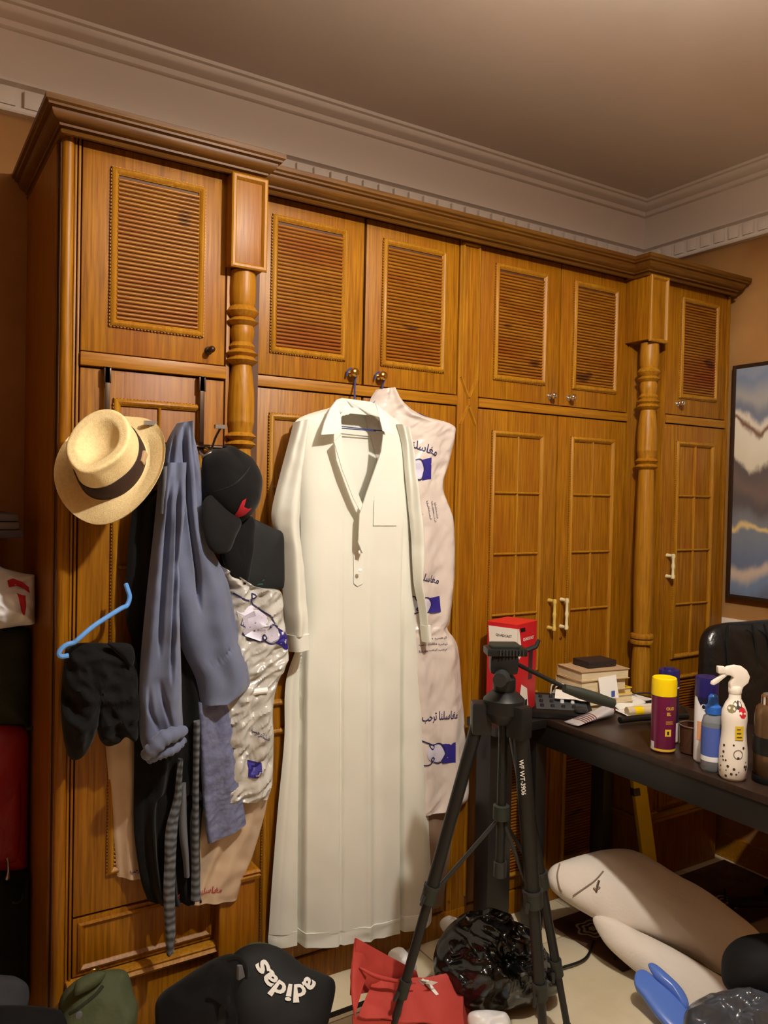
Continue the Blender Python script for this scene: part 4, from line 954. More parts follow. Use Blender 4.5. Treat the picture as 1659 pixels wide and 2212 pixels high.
for ky in (-.035, 0, .035):
    for kx in (-.065, -.03, .005, .04): part('knob', MB().lathe([(.007, 0), (.006, .010), (.001, .011)], Mq(kx, ky, .0385+ky*.2-.001), 10), 'label_white' if kx > 0 and ky >= 0 else 'tripod_grey', mx)
part('jog_dial', MB().lathe([(.022, 0), (.022, .008), (.016, .012), (.001, .012)], Mq(.06, -.06, .0265), 20), 'tripod_grey', mx)
lf = thing('leaflet', 'white leaflet lying across the audio mixer', 'paper', (2.0, 1.97, .8))
part('sheet', patch([Mq(-.02, .0, .052), Mq(.10, -.02, .050), Mq(.11, .05, .066), Mq(-.01, .07, .066)], wr=(.004, 20), th=.001), 'paper', lf)
for k, (P, mm, lb, r_) in enumerate((([(1.99, 2.06, .78), (1.985, 2.05, .83), (2.0, 2.03, .835), (2.02, 2.0, .81), (2.03, 1.97, .80)], 'cable_white', 'white cable arching beside the red carton', .003),
                                     ([(2.0, 2.07, .78), (2.01, 2.05, .825), (2.03, 2.03, .83), (2.05, 2.0, .79), (2.06, 1.96, .77)], 'cable_white', 'white cable curling towards the book pile', .003),
                                     ([(2.02, 1.98, .79), (2.06, 1.99, .80), (2.10, 1.95, .81), (2.13, 1.93, .785)], 'cable_black', 'thin black lead across the leaflet', .0025),
                                     ([(2.25, 1.99, .76), (2.30, 1.96, .785), (2.36, 1.9, .79), (2.37, 1.82, .77), (2.36, 1.78, .753)], 'cable_black', 'thin black lead arching over the papers beside the plum can', .003),
                                     ([(2.22, 2.03, .757), (2.27, 2.0, .775), (2.32, 1.99, .765), (2.36, 2.02, .757)], 'cable_yellow', 'yellow cable coiled on the white paper', .0035))):
    solo('cable', MB().tube(crv(P, 24), r_, 7), mm, lb, 'cable')
tb = thing('cream_tube', 'crumpled silver cream tube lying on the desk edge', 'tube', (1.98, 1.86, DZ))
ta, tc = Vector((1.892, 1.862, DZ+.006)), Vector((2.075, 1.872, DZ+.024)); tv = []; nn = 18; tax = (tc-ta).normalized(); tsd = tax.cross(Vector((0, 0, 1))).normalized()
for i in range(9):
    t = i/8; w2 = .030-.006*t; h2 = .002+.020*t**1.2
    tv += [ta.lerp(tc, t)+tsd*(w2*cos(2*pi*j/nn))+Vector((0, 0, h2*sin(2*pi*j/nn))) for j in range(nn)]
part('tube', MB().add(tv, [(i*nn+j, i*nn+(j+1) % nn, (i+1)*nn+(j+1) % nn, (i+1)*nn+j) for i in range(8) for j in range(nn)]+[tuple(range(nn)), tuple(range(8*nn, 9*nn))]), 'tube_silver', tb, smooth=50)
for i in range(6):
    t = .18+i*.06; w2 = (.030-.006*t)*1.01; h2 = (.002+.020*t**1.2)*1.04+.0006; V = []
    for tt in (t, t+.03): V += [ta.lerp(tc, tt)+tsd*(w2*cos(a_))+Vector((0, 0, h2*sin(a_))) for a_ in [pi*j/10 for j in range(11)]]
    part('stripe', MB().add(V, [(j, j+1, 12+j, 11+j) for j in range(10)]), 'tube_brown', tb)
part('cap', MB().tube([tc, tc+tax*.018], [.018, .016], 14), 'can_plum', tb)
solo('black_rod', MB().tube(crv([(2.05, 1.80, DZ+.012), (2.12, 1.79, DZ+.012), (2.22, 1.76, DZ+.012), (2.30, 1.73, DZ+.012)], 12), .011, 10), 'plastic_black', 'short black rod lying behind the cream tube', 'rod')

# spray cans and bottles
def arcpatch(c, r, z0, z1, a0, a1, n=14):
    V = []
    for z_ in (z0, z1): V += [(c.x+r*cos(a0+(a1-a0)*i/n), c.y+r*sin(a0+(a1-a0)*i/n), c.z+z_) for i in range(n+1)]
    return MB().add(V, [(i, i+1, n+2+i, n+1+i) for i in range(n)])
def wraptext(body, c, r, z_, ang, wd, bold=.01):
    m = fit(text_mb(body, 1, bold), wd)
    m.v = [Vector((c.x+r*cos(ang+p.x/r), c.y+r*sin(ang+p.x/r), c.z+z_+p.y)) for p in m.v]; return m
def facing(c, off=0): return math.atan2(-c.y, -c.x)+off
c = Vector((1.945, 1.545, DZ)); r = .0335
k1 = thing('spray_can', 'plum spray can with a yellow cap on the desk', 'spray can', tuple(c))
part('body', MB().lathe([(r*.9, .0), (r, .004), (r, .150), (r*.93, .155), (.001, .155)], c, 32), 'can_plum', k1)
part('base_ring', MB().lathe([(r*1.012, .006), (r*1.012, .012)], c, 32, cap=False), 'gold_print', k1)
part('cap', MB().lathe([(r*1.03, .148), (r*1.03, .185), (r*.99, .192), (r*.9, .194), (.001, .186)], c, 32), 'cap_yellow', k1)
f_ = facing(c)
part('lettering', wraptext('OUD', c, r*1.015, .118, f_+.55, .024, .02), 'gold_print', k1)
part('lettering', wraptext('BL', c, r*1.015, .104, f_+.45, .012, .02), 'gold_print', k1)
for zz in (.083, .078): part('fine_print', arcpatch(c, r*1.012, zz, zz+.0018, f_+.2, f_+.8), 'gold_print', k1)
part('hazard_label', arcpatch(c, r*1.012, .046, .064, f_+.15, f_+.66), 'gold_print', k1)
part('hazard_label', arcpatch(c, r*1.02, .050, .059, f_+.32, f_+.47), 'plastic_black', k1)
part('side_label', arcpatch(c, r*1.012, .006, .028, f_-1.2, f_-.75), 'can_white', k1)
c = Vector((2.035, 1.60, DZ)); r = .030
k2 = thing('spray_can', 'white spray can with a navy cap half hidden behind the plum can', 'spray can', tuple(c))
part('body', MB().lathe([(r*.9, 0), (r, .004), (r, .165), (r*.92, .172), (.001, .172)], c, 28), 'can_white', k2)
part('band', arcpatch(c, r*1.01, .06, .16, facing(c)+.5, facing(c)+1.4), 'can_navy', k2)
part('cap', MB().lathe([(r*1.02, .165), (r*1.02, .208), (r*.96, .212), (r*.55, .212), (r*.5, .217), (.001, .217)], c, 28), 'cap_navy', k2)
c = Vector((1.975, 1.425, DZ)); r = .0295
k3 = thing('spray_can', 'white and navy spray can standing behind the blue bottle', 'spray can', tuple(c))
part('body', MB().lathe([(r*.9, 0), (r, .004), (r, .158), (r*.92, .164), (.001, .164)], c, 28), 'can_white', k3)
part('cap', MB().lathe([(r*1.02, .158), (r*1.02, .200), (r*.96, .205), (r*.5, .205), (.001, .202)], c, 28), 'cap_navy', k3)
ff = facing(c)
V = []; n_ = 16
for i in range(n_+1):
    a_ = ff-.9+i*2.2/n_; lo = .158-.05*min(1, (i/n_)*1.6)**.8
    V += [(c.x+r*1.01*cos(a_), c.y+r*1.01*sin(a_), c.z+lo), (c.x+r*1.01*cos(a_), c.y+r*1.01*sin(a_), c.z+.158)]
part('wave_band', MB().add(V, [(2*i, 2*i+2, 2*i+3, 2*i+1) for i in range(n_)]), 'can_navy', k3)
part('lettering', wraptext('Car', c, r*1.02, .136, ff+.05, .030, .015), 'print_white', k3)
part('flower_print', arcpatch(c, r*1.012, .055, .10, ff-.8, ff-.2), 'can_peach', k3)
c = Vector((1.918, 1.362, DZ)); r = .0265
k4 = thing('sanitiser_bottle', 'clear bottle with blue label and blue flip cap', 'bottle', tuple(c))
part('body', MB().lathe([(r*.85, 0), (r, .006), (r, .098), (r*.85, .112), (r*.45, .120), (r*.42, .126), (.001, .126)], c, 28), 'bottle_clear', k4, smooth=60)
part('label', arcpatch(c, r*1.012, .034, .092, 0, 2*pi, 28), 'label_blue', k4)
part('label_foot', arcpatch(c, r*1.012, .024, .034, 0, 2*pi, 28), 'label_white', k4)
part('cap', MB().lathe([(r*.72, .118), (r*.72, .132), (r*.5, .136), (r*.44, .152), (r*.3, .156), (.001, .156)], c, 20), 'pump_blue', k4)
c = Vector((1.918, 1.298, DZ))
k5 = thing('spray_bottle', 'white spotted trigger spray bottle with a red bead on the desk edge', 'spray bottle', tuple(c))
pf = [(.024, 0), (.029, .006), (.031, .03), (.0305, .06), (.0275, .085), (.0262, .105), (.028, .125), (.027, .142), (.020, .158), (.0135, .168), (.0125, .19), (.001, .19)]
part('body', MB().lathe(pf, c, 32), 'spray_white', k5, smooth=60)
def rad(z_):
    for (r0, z0), (r1, z1) in zip(pf, pf[1:]):
        if z0 <= z_ <= z1: return r0+(r1-r0)*(z_-z0)/(z1-z0)
    return .03
ff = facing(c); rng = random.Random(4)
def spot(z_, a_, s, mt, sq=1.0):
    r = rad(z_)*1.015; V = [(c.x+r*cos(a_), c.y+r*sin(a_), c.z+z_)]
    for j in range(9):
        t = 2*pi*j/9; zz = z_+s*sq*sin(t); rr = rad(zz)*1.015; aa = a_+s*cos(t)/rr; V.append((c.x+rr*cos(aa), c.y+rr*sin(aa), c.z+zz))
    part('spot', MB().add(V, [(0, 1+j, 1+(j+1) % 9) for j in range(9)]), mt, k5)
for k in range(22): spot(rng.uniform(.01, .088), ff+rng.uniform(-1.2, 1.2), rng.choice((.0015, .002, .003, .0022)), 'dot_dark')
spot(.150, ff-.25, .011, 'dot_olive', .8); spot(.158, ff+.35, .010, 'dot_dark', .9); spot(.143, ff+.75, .010, 'dot_red', 1.2)
part('note', arcpatch(c, .0292, .088, .116, ff+.1, ff+.75), 'note_yellow', k5)
for k in range(3): part('fine_print', arcpatch(c, .0297, .1085-k*.008, .1105-k*.008, ff+.22, ff+.5+.05*k), 'dot_dark', k5)
part('emblem', MB().add(*(lambda V: (V, [(i, (i+1) % 20, 20+(i+1) % 20, 20+i) for i in range(20)]))([(c.x+rad(.058)*1.02*cos(ff+.35+q*cos(2*pi*i/20)/.03), c.y+rad(.058)*1.02*sin(ff+.35+q*cos(2*pi*i/20)/.03), c.z+.058+q*sin(2*pi*i/20)) for q in (.010, .0088) for i in range(20)])), 'dot_dark', k5)
tdir = Vector((-.80, .55, 0)).normalized(); tnr = Vector((tdir.y, -tdir.x, 0))
def head(pts, th, name, bev=.003):
    P = [c+tdir*((1583-x)*.00106)+Vector((0, 0, (1684-y)*.00097))-tnr*(th/2) for x, y in pts]
    part(name, MB().prism(P, tnr*th), 'spray_white', k5, bevel=bev)
head([(1570, 1492), (1570, 1478), (1577, 1466), (1570, 1461), (1559, 1461), (1556, 1448), (1566, 1442), (1580, 1439), (1594, 1441), (1605, 1449), (1612, 1463), (1608, 1476), (1597, 1486), (1597, 1492)], .017, 'trigger_head', .004)
head([(1568, 1459), (1557, 1468), (1547, 1477), (1537, 1484), (1530, 1482), (1533, 1475), (1545, 1467), (1556, 1456)], .012, 'trigger')
head([(1560, 1458), (1544, 1458), (1543, 1442), (1560, 1443)], .015, 'nozzle')
part('collar', MB().lathe([(.0135, .178), (.0145, .181), (.0145, .190), (.012, .194)], c, 20), 'spray_white', k5)
gl = thing('glass_tumbler', 'brown glass tumbler with a wire rim between the spray cans', 'glass', (2.01, 1.505, DZ))
part('glass', MB().lathe([(.026, .002), (.034, .004), (.037, .08), (.0355, .08), (.0325, .008), (.001, .008)], (2.005, 1.49, DZ), 28), 'glass_brown', gl)
part('rim', MB().lathe([(.0375+.0025*cos(2*pi*i/8), .082+.0025*sin(2*pi*i/8)) for i in range(9)], (2.005, 1.49, DZ), 28, cap=False), 'steel', gl)
solo('pen', MB().tube([(1.992, 1.502, DZ+.01), (2.03, 1.473, DZ+.118)], .0035, 8), 'dark_steel', 'dark pen standing in the brown tumbler', 'pen')
k1.scale = (1.04, 1.04, 1.12); k2.scale = (1.0, 1.0, 1.04); k3.scale = (1.05, 1.05, 1.17); k4.scale = (1.08, 1.08, 1.34); k5.scale = (1.16, 1.16, 1.27)
fl = thing('flask', 'tall glossy brown flask with a black band at the right photo edge', 'flask', (1.985, 1.235, DZ))
fc = Vector((1.985, 1.235, DZ)); fr_ = .042
part('body', MB().lathe([(.036, 0), (fr_, .006), (fr_, .175), (fr_*.9, .195), (.022, .208), (.001, .208)], fc, 32), 'monitor_tan', fl, smooth=60)
part('band', MB().lathe([(fr_+.001, .075), (fr_+.002, .078), (fr_+.002, .118), (fr_+.001, .121)], fc, 32, cap=False), 'plastic_black', fl)
part('foot', MB().lathe([(fr_+.001, .001), (fr_+.002, .003), (fr_+.002, .018), (fr_+.001, .02)], fc, 32, cap=False), 'plastic_black', fl)
part('lid', MB().lathe([(.024, .2), (.027, .203), (.027, .225), (.022, .23), (.001, .23)], fc, 24), 'chrome', fl)

# ------------------------------------------------------------------ office chair behind the desk
ch = thing('office_chair', 'black leather office chair behind the desk in the corner', 'chair', (2.68, 1.62, 0))
part('backrest', blob([(1512, 1420), (1516, 1380), (1532, 1355), (1560, 1346), (1610, 1342), (1680, 1338), (1760, 1345), (1790, 1380), (1800, 1450), (1795, 1600), (1700, 1640), (1600, 1640), (1530, 1600), (1512, 1520)], (2.65, 1.80, 1.0), (-.35, -1, .12), .06, .05, wr=(.006, 14), pw=.35, nr=12, na=80, seed=81), 'leather_black', ch, smooth=60)
for k, (xa, xb) in enumerate(((1572, 1570), (1625, 1632), (1650, 1662))):
    n2 = Vector((-.35, -1, .12)).normalized(); P = Vector((2.65, 1.80, 1.0))+n2*.057
    part('seam', MB().tube([aP(xa, 1348, P, n2), aP(xb, 1385, P, n2), aP(xb+4, 1440, P, n2)], .004, 6), 'black_foam', ch)
part('seat', MB().box((2.50, 1.32, .42), (2.92, 1.74, .50)), 'leather_black', ch, bevel=.03)
part('post', MB().tube([(2.70, 1.54, .10), (2.70, 1.54, .42)], .025, 14), 'plastic_grey', ch)
for k in range(5):
    a_ = radians(200+72*k); part('base_leg', MB().tube([(2.70, 1.54, .11), (2.70+.24*cos(a_), 1.54+.24*sin(a_), .065)], [.026, .016], 10), 'plastic_black', ch)
    part('caster', MB().tube([(2.70+.24*cos(a_)-.012, 1.54+.24*sin(a_), .027), (2.70+.24*cos(a_)+.012, 1.54+.24*sin(a_), .027)], .027, 14), 'plastic_black', ch)

# ------------------------------------------------------------------ camera tripod
tp = thing('tripod', 'black camera tripod standing in front of the desk', 'tripod', (1.385, 1.605, 0))
TC = Vector((1.385, 1.605, 0)); CR = TC+Vector((0, 0, .943))
def legline(foot, hip, name, r0=.0175):
    foot = Vector(foot); hip = Vector(hip); L = lambda t: hip.lerp(foot, t)
    lg = part(name, MB().tube([L(0), L(.52)], [r0, r0*.95], 12), 'tripod_black', tp)
    part('leg_tube', MB().tube([L(.5), L(.80)], r0*.72, 12), 'tripod_black', lg)
    part('leg_tube', MB().tube([L(.78), L(.975)], r0*.55, 12), 'tripod_black', lg)
    for t in (.52, .79):
        part('leg_clamp', MB().tube([L(t-.012), L(t+.03)], r0*1.18 if t < .6 else r0*.9, 14), 'tripod_green', lg)
        part('clamp_ring', MB().tube([L(t-.018), L(t-.010)], r0*1.25 if t < .6 else r0*.95, 14), 'tripod_grey', lg)
        d_ = (foot-hip).normalized(); s_ = d_.cross(Vector((.3, -1, 0))).normalized()
        part('clamp_lever', MB().tube([L(t+.01)+s_*r0*1.1, L(t+.035)+s_*r0*1.6], [.006, .004], 8), 'tripod_grey', lg)
    part('foot', MB().tube([L(.965), L(.985), L(1.0)], [.009, .015, .013], 12), 'black_foam', lg)
    return lg
FA = aZ(829, 2290, 0.012); FB = aZ(1178, 2290, .012); FC = aZ(1228, 2232, .012)
hipA = CR+Vector((-.052, .030, -.02)); hipB = CR+Vector((.010, -.050, -.02)); hipC = CR+Vector((.050, .035, -.02))
legline(FA, hipA, 'leg'); lB = legline(FB, hipB, 'leg', .0215); legline(FC, hipC, 'leg')
part('crown', MB().lathe([(.024, -.055), (.040, -.045), (.056, -.02), (.054, .012), (.036, .03), (.022, .035), (.001, .035)], CR, 24), 'tripod_black', tp)
for hp in (hipA, hipB, hipC):
    d_ = (hp-CR); d_.z = 0; d_.normalize()
    part('hip_joint', MB().obox(hp+Vector((0, 0, -.018)), (.052, .046, .085), math.atan2(d_.y, d_.x)), 'tripod_black', tp, bevel=.008)
part('centre_column', MB().tube([TC+Vector((0, 0, .50)), TC+Vector((0, 0, 1.03))], .0125, 14), 'tripod_black', tp)
part('column_foot', MB().tube([TC+Vector((0, 0, .485)), TC+Vector((0, 0, .525))], .017, 14), 'tripod_grey', tp)
SZ = .655
part('spreader_collar', MB().lathe([(.015, -.02), (.022, -.018), (.022, .018), (.015, .02)], TC+Vector((0, 0, SZ)), 18), 'tripod_green', tp)
for hp, ft in ((hipA, FA), (hipB, FB), (hipC, FC)):
    q = Vector(hp).lerp(Vector(ft), .54); part('brace', MB().tube([TC+Vector((0, 0, SZ-.01)), q], .0055, 8), 'tripod_grey', tp)
hd = part('pan_head', MB().lathe([(.026, 0), (.030, .01), (.030, .035), (.022, .045), (.022, .06)], CR+Vector((0, 0, .03)), 20), 'tripod_black', tp)
part('tilt_body', MB().obox(CR+Vector((-.004, 0, .105)), (.075, .052, .052), radians(-35)), 'tripod_black', hd, bevel=.012)
part('tilt_knob', MB().tube([CR+Vector((-.03, -.025, .075)), CR+Vector((-.055, -.045, .075))], [.022, .018], 14), 'tripod_grey', hd)
part('plate_base', MB().obox(CR+Vector((0, 0, .138)), (.105, .062, .020), radians(-28)), 'tripod_black', hd, bevel=.004)
part('quick_release_plate', MB().obox(CR+Vector((-.004, 0, .153)), (.075, .05, .012), radians(-28)), 'tripod_green', hd, bevel=.005)
for k in range(8): part('grip_rib', MB().obox(CR+Matrix.Rotation(radians(-28), 3, 'Z')@Vector((-.02+k*.0085, -.033, 0))+Vector((0, 0, .138)), (.004, .006, .014), radians(-28)), 'tripod_grey', hd)
part('release_lever', MB().tube([CR+Vector((.045, -.03, .140)), CR+Vector((.07, -.04, .150)), CR+Vector((.078, -.043, .168))], [.007, .007, .005], 8), 'tripod_black', hd)
h0 = CR+Vector((.02, -.03, .105)); h1 = aY(1230, 1490, 1.40); h2 = aY(1325, 1520, 1.36)
part('pan_handle', MB().tube([h0, h1], .0055, 10), 'tripod_black', hd)
part('handle_grip', MB().tube([h1-(h2-h1)*.12, h1.lerp(h2, .25), h1.lerp(h2, .6), h2], [.010, .014, .0145, .012], 14), 'tripod_green', hd)
# lettering down the near leg
dB = (Vector(FB)-hipB).normalized(); toc = (ORI-(hipB+dB*.2)).normalized(); sB = dB.cross(toc).normalized(); nB = sB.cross(dB).normalized()
if nB.dot(toc) < 0: nB = -nB
part('lettering', flat(fit(text_mb('WF WT-3906', 1, .02), .092), hipB+dB*.155+nB*.0222+sB*.004, dB, -sB if (dB.cross(-sB)).dot(toc) > 0 else sB), 'print_white', lB)

# ================================================================== on the floor
rg = thing('rug', 'brown patterned rug lying under the desk', 'rug', (2.35, 1.85, 0))
part('pile', patch([(1.98, 1.70, .004), (2.96, 1.66, .004), (2.96, 2.03, .004), (1.98, 2.03, .004)], nu=30, nv=12, wr=(.001, 9), th=.004), 'rug_brown', rg)
for mx_, my_ in ((2.08, 1.92), (2.22, 1.80), (2.42, 1.92), (2.64, 1.80)):
    m = MB()
    for q0, q1 in ((.062, .052), (.040, .030), (.016, .002)):
        V = [(mx_+q*(1+.12*cos(6*t))*cos(t), my_+q*.8*(1+.12*cos(6*t))*sin(t), .0085) for q in (q0, q1) for t in [2*pi*i/36 for i in range(36)]]
        m.add(V, [(i, (i+1) % 36, 36+(i+1) % 36, 36+i) for i in range(36)])
    part('medallion', m, 'rug_pale', rg)

# spirit level leaning behind the desk
lv = thing('spirit_level', 'yellow spirit level leaning behind the desk leg', 'spirit level', (2.40, 1.96, 0))
la, lb_ = aY(1372, 1640, 2.04), aY(1404, 1880, 1.96); ld_ = (lb_-la).normalized(); lb_ = la+ld_*((la.z-.008)/(-ld_.z)); ls = Vector((1, -.35, 0)).normalized(); ls = (ls-ld_*ls.dot(ld_)).normalized(); ln = ld_.cross(ls)
def bar_between(a, b, w_, t_): return MB().add([a-ls*w_-ln*t_, a+ls*w_-ln*t_, a+ls*w_+ln*t_, a-ls*w_+ln*t_, b-ls*w_-ln*t_, b+ls*w_-ln*t_, b+ls*w_+ln*t_, b-ls*w_+ln*t_], [(0, 3, 2, 1), (4, 5, 6, 7), (0, 1, 5, 4), (1, 2, 6, 5), (2, 3, 7, 6), (3, 0, 4, 7)])
part('rail', bar_between(la, lb_, .027, .012), 'level_yellow', lv, bevel=.002)
part('vial', bar_between(la.lerp(lb_, .20)-ls*.017, la.lerp(lb_, .255)-ls*.017, .013, .014), 'level_dark', lv, bevel=.002)

# body pillows
pn = Vector((-.40, -.62, .68)).normalized()
pw = thing('pillow', 'long off-white pillow on top, with a thin cord round its near end', 'pillow', (1.95, 1.62, .1))
PB = blob([(1182, 1893), (1192, 1872), (1225, 1858), (1265, 1846), (1310, 1837), (1360, 1838), (1410, 1862), (1460, 1892), (1520, 1925), (1575, 1965), (1640, 2020), (1675, 2070), (1640, 2110), (1560, 2105), (1510, 2075), (1450, 2045), (1390, 2022), (1320, 2000), (1260, 1970), (1210, 1938), (1188, 1915)], (2.12, 1.78, .20), pn, .075, .035, wr=(.008, 9), pw=.42, nr=16, na=90, seed=91)
part('case', PB, 'pillow_white', pw, smooth=60)
bvp = BVHTree.FromPolygons([tuple(p) for p in PB.v], PB.f)
def on_pillow(x, y, off=.003):
    d_ = ray(x, y).normalized(); h = bvp.ray_cast(ORI, d_); return h[0]-d_*off if h[0] is not None else None
def cord(pts, r_=.0025, name='cord', mt='pillow_cord'):
    P = [on_pillow(q.x, q.y) for q in crv(pts, 26)]; P = [p for p in P if p is not None]
    if len(P) > 3: part(name, MB().tube(P, r_, 7), mt, pw)
cord([(1209, 1866), (1204, 1890), (1208, 1915), (1214, 1926)]); cord([(1303, 1882), (1285, 1902), (1260, 1920), (1238, 1935)])
cord([(1294, 1902), (1290, 1915), (1288, 1926)], .004, 'zip_pull', 'steel'); cord([(1282, 1918), (1288, 1922), (1296, 1916)], .003, 'zip_pull', 'pillow_cord')
pn2 = Vector((-.35, -.5, .8)).normalized()
solo('pillow', blob([(1280, 1985), (1310, 1982), (1370, 2010), (1440, 2045), (1510, 2085), (1580, 2130), (1610, 2170), (1580, 2195), (1500, 2190), (1450, 2165), (1400, 2120), (1345, 2075), (1305, 2035)], (2.0, 1.68, .085), pn2, .06, .035, wr=(.006, 9), pw=.6, nr=12, na=70, seed=93), 'pillow_white', 'off-white pillow lying on the floor underneath the other', 'pillow', smooth=60)
solo('round_cushion', blob([(1562, 2085), (1568, 2055), (1590, 2030), (1625, 2018), (1680, 2016), (1740, 2030), (1770, 2080), (1760, 2140), (1700, 2180), (1640, 2170), (1590, 2150), (1566, 2125)], (1.93, 1.36, .20), (-.5, -.7, .5), .11, .10, wr=(.003, 9), pw=.5, nr=12, na=60, seed=95), 'black_foam', 'matte black rounded cushion at the right edge of the photo', 'cushion', smooth=60)
solo('grey_rubbish_bag', blob([(1478, 2200), (1490, 2172), (1530, 2155), (1590, 2148), (1640, 2156), (1700, 2170), (1720, 2230), (1690, 2300), (1600, 2320), (1520, 2300), (1484, 2250)], (1.74, 1.27, .12), (-.3, -.5, .8), .11, .09, wr=(.02, 9), crk=.02, pw=.5, nr=26, na=120, seed=97), 'grey_film', 'translucent grey rubbish bag at the bottom right corner', 'rubbish bag', smooth=60)
sl = thing('slipper', 'glossy blue plastic slipper on the marble floor', 'slipper', (1.8, 1.55, 0))
part('sole', blob([(1370, 2112), (1376, 2098), (1392, 2096), (1415, 2112), (1445, 2140), (1475, 2172), (1500, 2210), (1500, 2240), (1470, 2240), (1425, 2200), (1388, 2150), (1373, 2130)], (1.80, 1.52, .05), (-.2, -.35, .92), .012, .03, wr=(.001, 9), pw=.35, nr=10, na=50, seed=99), 'blue_plastic', sl, smooth=60)
part('strap', blob([(1400, 2085), (1412, 2082), (1440, 2105), (1475, 2140), (1488, 2170), (1478, 2178), (1450, 2145), (1415, 2112)], (1.82, 1.53, .07), (-.2, -.45, .88), .018, .004, wr=(.001, 9), pw=.5, nr=8, na=40, seed=101), 'blue_plastic', sl, smooth=60)
# leads under the desk
for P, lb_x in (([(2.0, 1.75, .013), (2.15, 1.86, .013), (2.3, 1.84, .013), (2.42, 1.92, .013), (2.6, 1.86, .013)], 'black lead winding over the rug below the desk'),
                ([(1.62, 1.86, .005), (1.72, 1.82, .005), (1.82, 1.80, .012), (1.92, 1.80, .012), (2.02, 1.86, .012)], 'black lead looping across the marble behind the tripod'),
                ([(2.3, 2.0, .013), (2.45, 1.95, .013), (2.5, 1.86, .013), (2.62, 1.80, .013), (2.72, 1.86, .013)], 'thin black lead near the chair base')):
    solo('cable', MB().tube(crv([Vector(p) for p in P], 40), .004, 7), 'cable_black', lb_x, 'cable')
ad = thing('power_adapter', 'black power adapter lying on the rug under the desk', 'adapter', (2.46, 1.90, .008))
part('case', MB().obox((2.46, 1.90, .026), (.13, .055, .034), .2), 'plastic_black', ad, bevel=.006)
part('cord', MB().tube(crv([(2.395, 1.888, .026), (2.34, 1.87, .02), (2.30, 1.90, .014)], 10), .004, 7), 'cable_black', ad)

# black rubbish bag and crumpled white film
tbg = thing('black_rubbish_bag', 'shiny black rubbish bag on the floor between the tripod legs', 'rubbish bag', (1.5, 1.8, 0))
part('film', blob([(938, 2075), (946, 2040), (966, 2005), (990, 1984), (1020, 1976), (1060, 1980), (1105, 1988), (1145, 2010), (1172, 2050), (1196, 2090), (1206, 2120), (1190, 2150), (1140, 2172), (1060, 2188), (1000, 2176), (955, 2140), (940, 2105)], (1.48, 1.83, .15), (-.25, -.8, .45), .14, .10, wr=(.030, 9), crk=.026, pw=.5, nr=34, na=150, seed=103), 'trash_film', tbg, smooth=60)
part('tied_neck', blob([(985, 1990), (1000, 1976), (1040, 1970), (1090, 1976), (1110, 1992), (1080, 2010), (1030, 2012), (1000, 2006)], (1.50, 1.88, .25), (-.1, -.4, .9), .03, .03, wr=(.02, 30), nr=8, na=40, seed=104), 'trash_film', tbg, smooth=60)
for lb_x, out, P in (('small crumpled white plastic bag behind the red bag', [(838, 2062), (850, 2050), (868, 2048), (886, 2066), (900, 2092), (888, 2104), (860, 2100), (842, 2090)], (1.33, 1.98, .05)),
                     ('small crumpled white plastic bag against the wardrobe plinth', [(950, 1992), (965, 1982), (985, 1984), (990, 2000), (978, 2014), (958, 2012)], (1.55, 2.05, .05)),
                     ('crumpled pale plastic bag under the black rubbish bag', [(1012, 2190), (1050, 2182), (1092, 2190), (1100, 2220), (1060, 2240), (1020, 2230)], (1.36, 1.66, .03))):
    solo('plastic_bag', blob(out, P, (-.2, -.6, .7), .035, .025, wr=(.015, 25), nr=8, na=40, seed=105), 'white_film', lb_x, 'plastic bag', 'crumpled white plastic bags', smooth=60)

# red carrier bag
rd = thing('carrier_bag', 'red fabric carrier bag with a small white emblem slumped on the floor', 'bag', (1.15, 1.82, 0))
rA, rB_, rC, rD = aY(800, 2108, 1.80), aY(998, 2104, 1.76), aY(1002, 2225, 1.70), aY(762, 2192, 1.72)
RF = patch([aY(772, 2196, 1.73), aY(1002, 2222, 1.70), aY(996, 2106, 1.78), aY(806, 2118, 1.83)], nu=24, nv=20, wr=(.010, 14), th=.004, seed=111)
part('front_panel', RF, 'red_bag', rd, smooth=60)
part('lower_panel', patch([aY(762, 2196, 1.735), aY(1000, 2220, 1.705), aY(1000, 2330, 1.70), aY(770, 2330, 1.73)], nu=20, nv=10, wr=(.006, 14), th=.004, seed=112), 'red_bag', rd, smooth=60)
part('back_panel', patch([aY(757, 2150, 1.80), aY(905, 2125, 1.86), aY(900, 2098, 1.87), aY(768, 2026, 1.83)], nu=20, nv=16, wr=(.006, 16), th=.004, seed=113, bul=.012), 'red_bag', rd, smooth=60)
part('gusset', patch([aY(764, 2200, 1.735), aY(757, 2110, 1.80), aY(768, 2026, 1.83), aY(796, 2090, 1.82)], nu=12, nv=14, wr=(.006, 16), th=.004, seed=114), 'red_bag', rd, smooth=60)
part('gusset', patch([aY(1002, 2225, 1.70), aY(1016, 2230, 1.76), aY(1012, 2140, 1.80), aY(996, 2106, 1.78)], nu=10, nv=14, wr=(.004, 16), th=.004, seed=115), 'red_bag', rd, smooth=60)
part('fold', MB().tube(crv([aY(776, 2090, 1.80), aY(810, 2108, 1.78), aY(850, 2118, 1.77), aY(898, 2124, 1.765)], 18), [.002+.004*sin(pi*i/18) for i in range(19)], 10), 'red_bag', rd, smooth=60)
eo = aY(930, 2130, 1.752)
for k, (p0, p1, p2, p3) in enumerate((((918, 2124), (930, 2118), (946, 2122), (934, 2128)), ((918, 2132), (936, 2124), (940, 2130), (926, 2138)), ((930, 2136), (940, 2132), (946, 2146), (940, 2148)))):
    part('emblem', onto(px_poly([p0, p1, p2, p3], 1.76), RF, .003), 'print_white', rd)

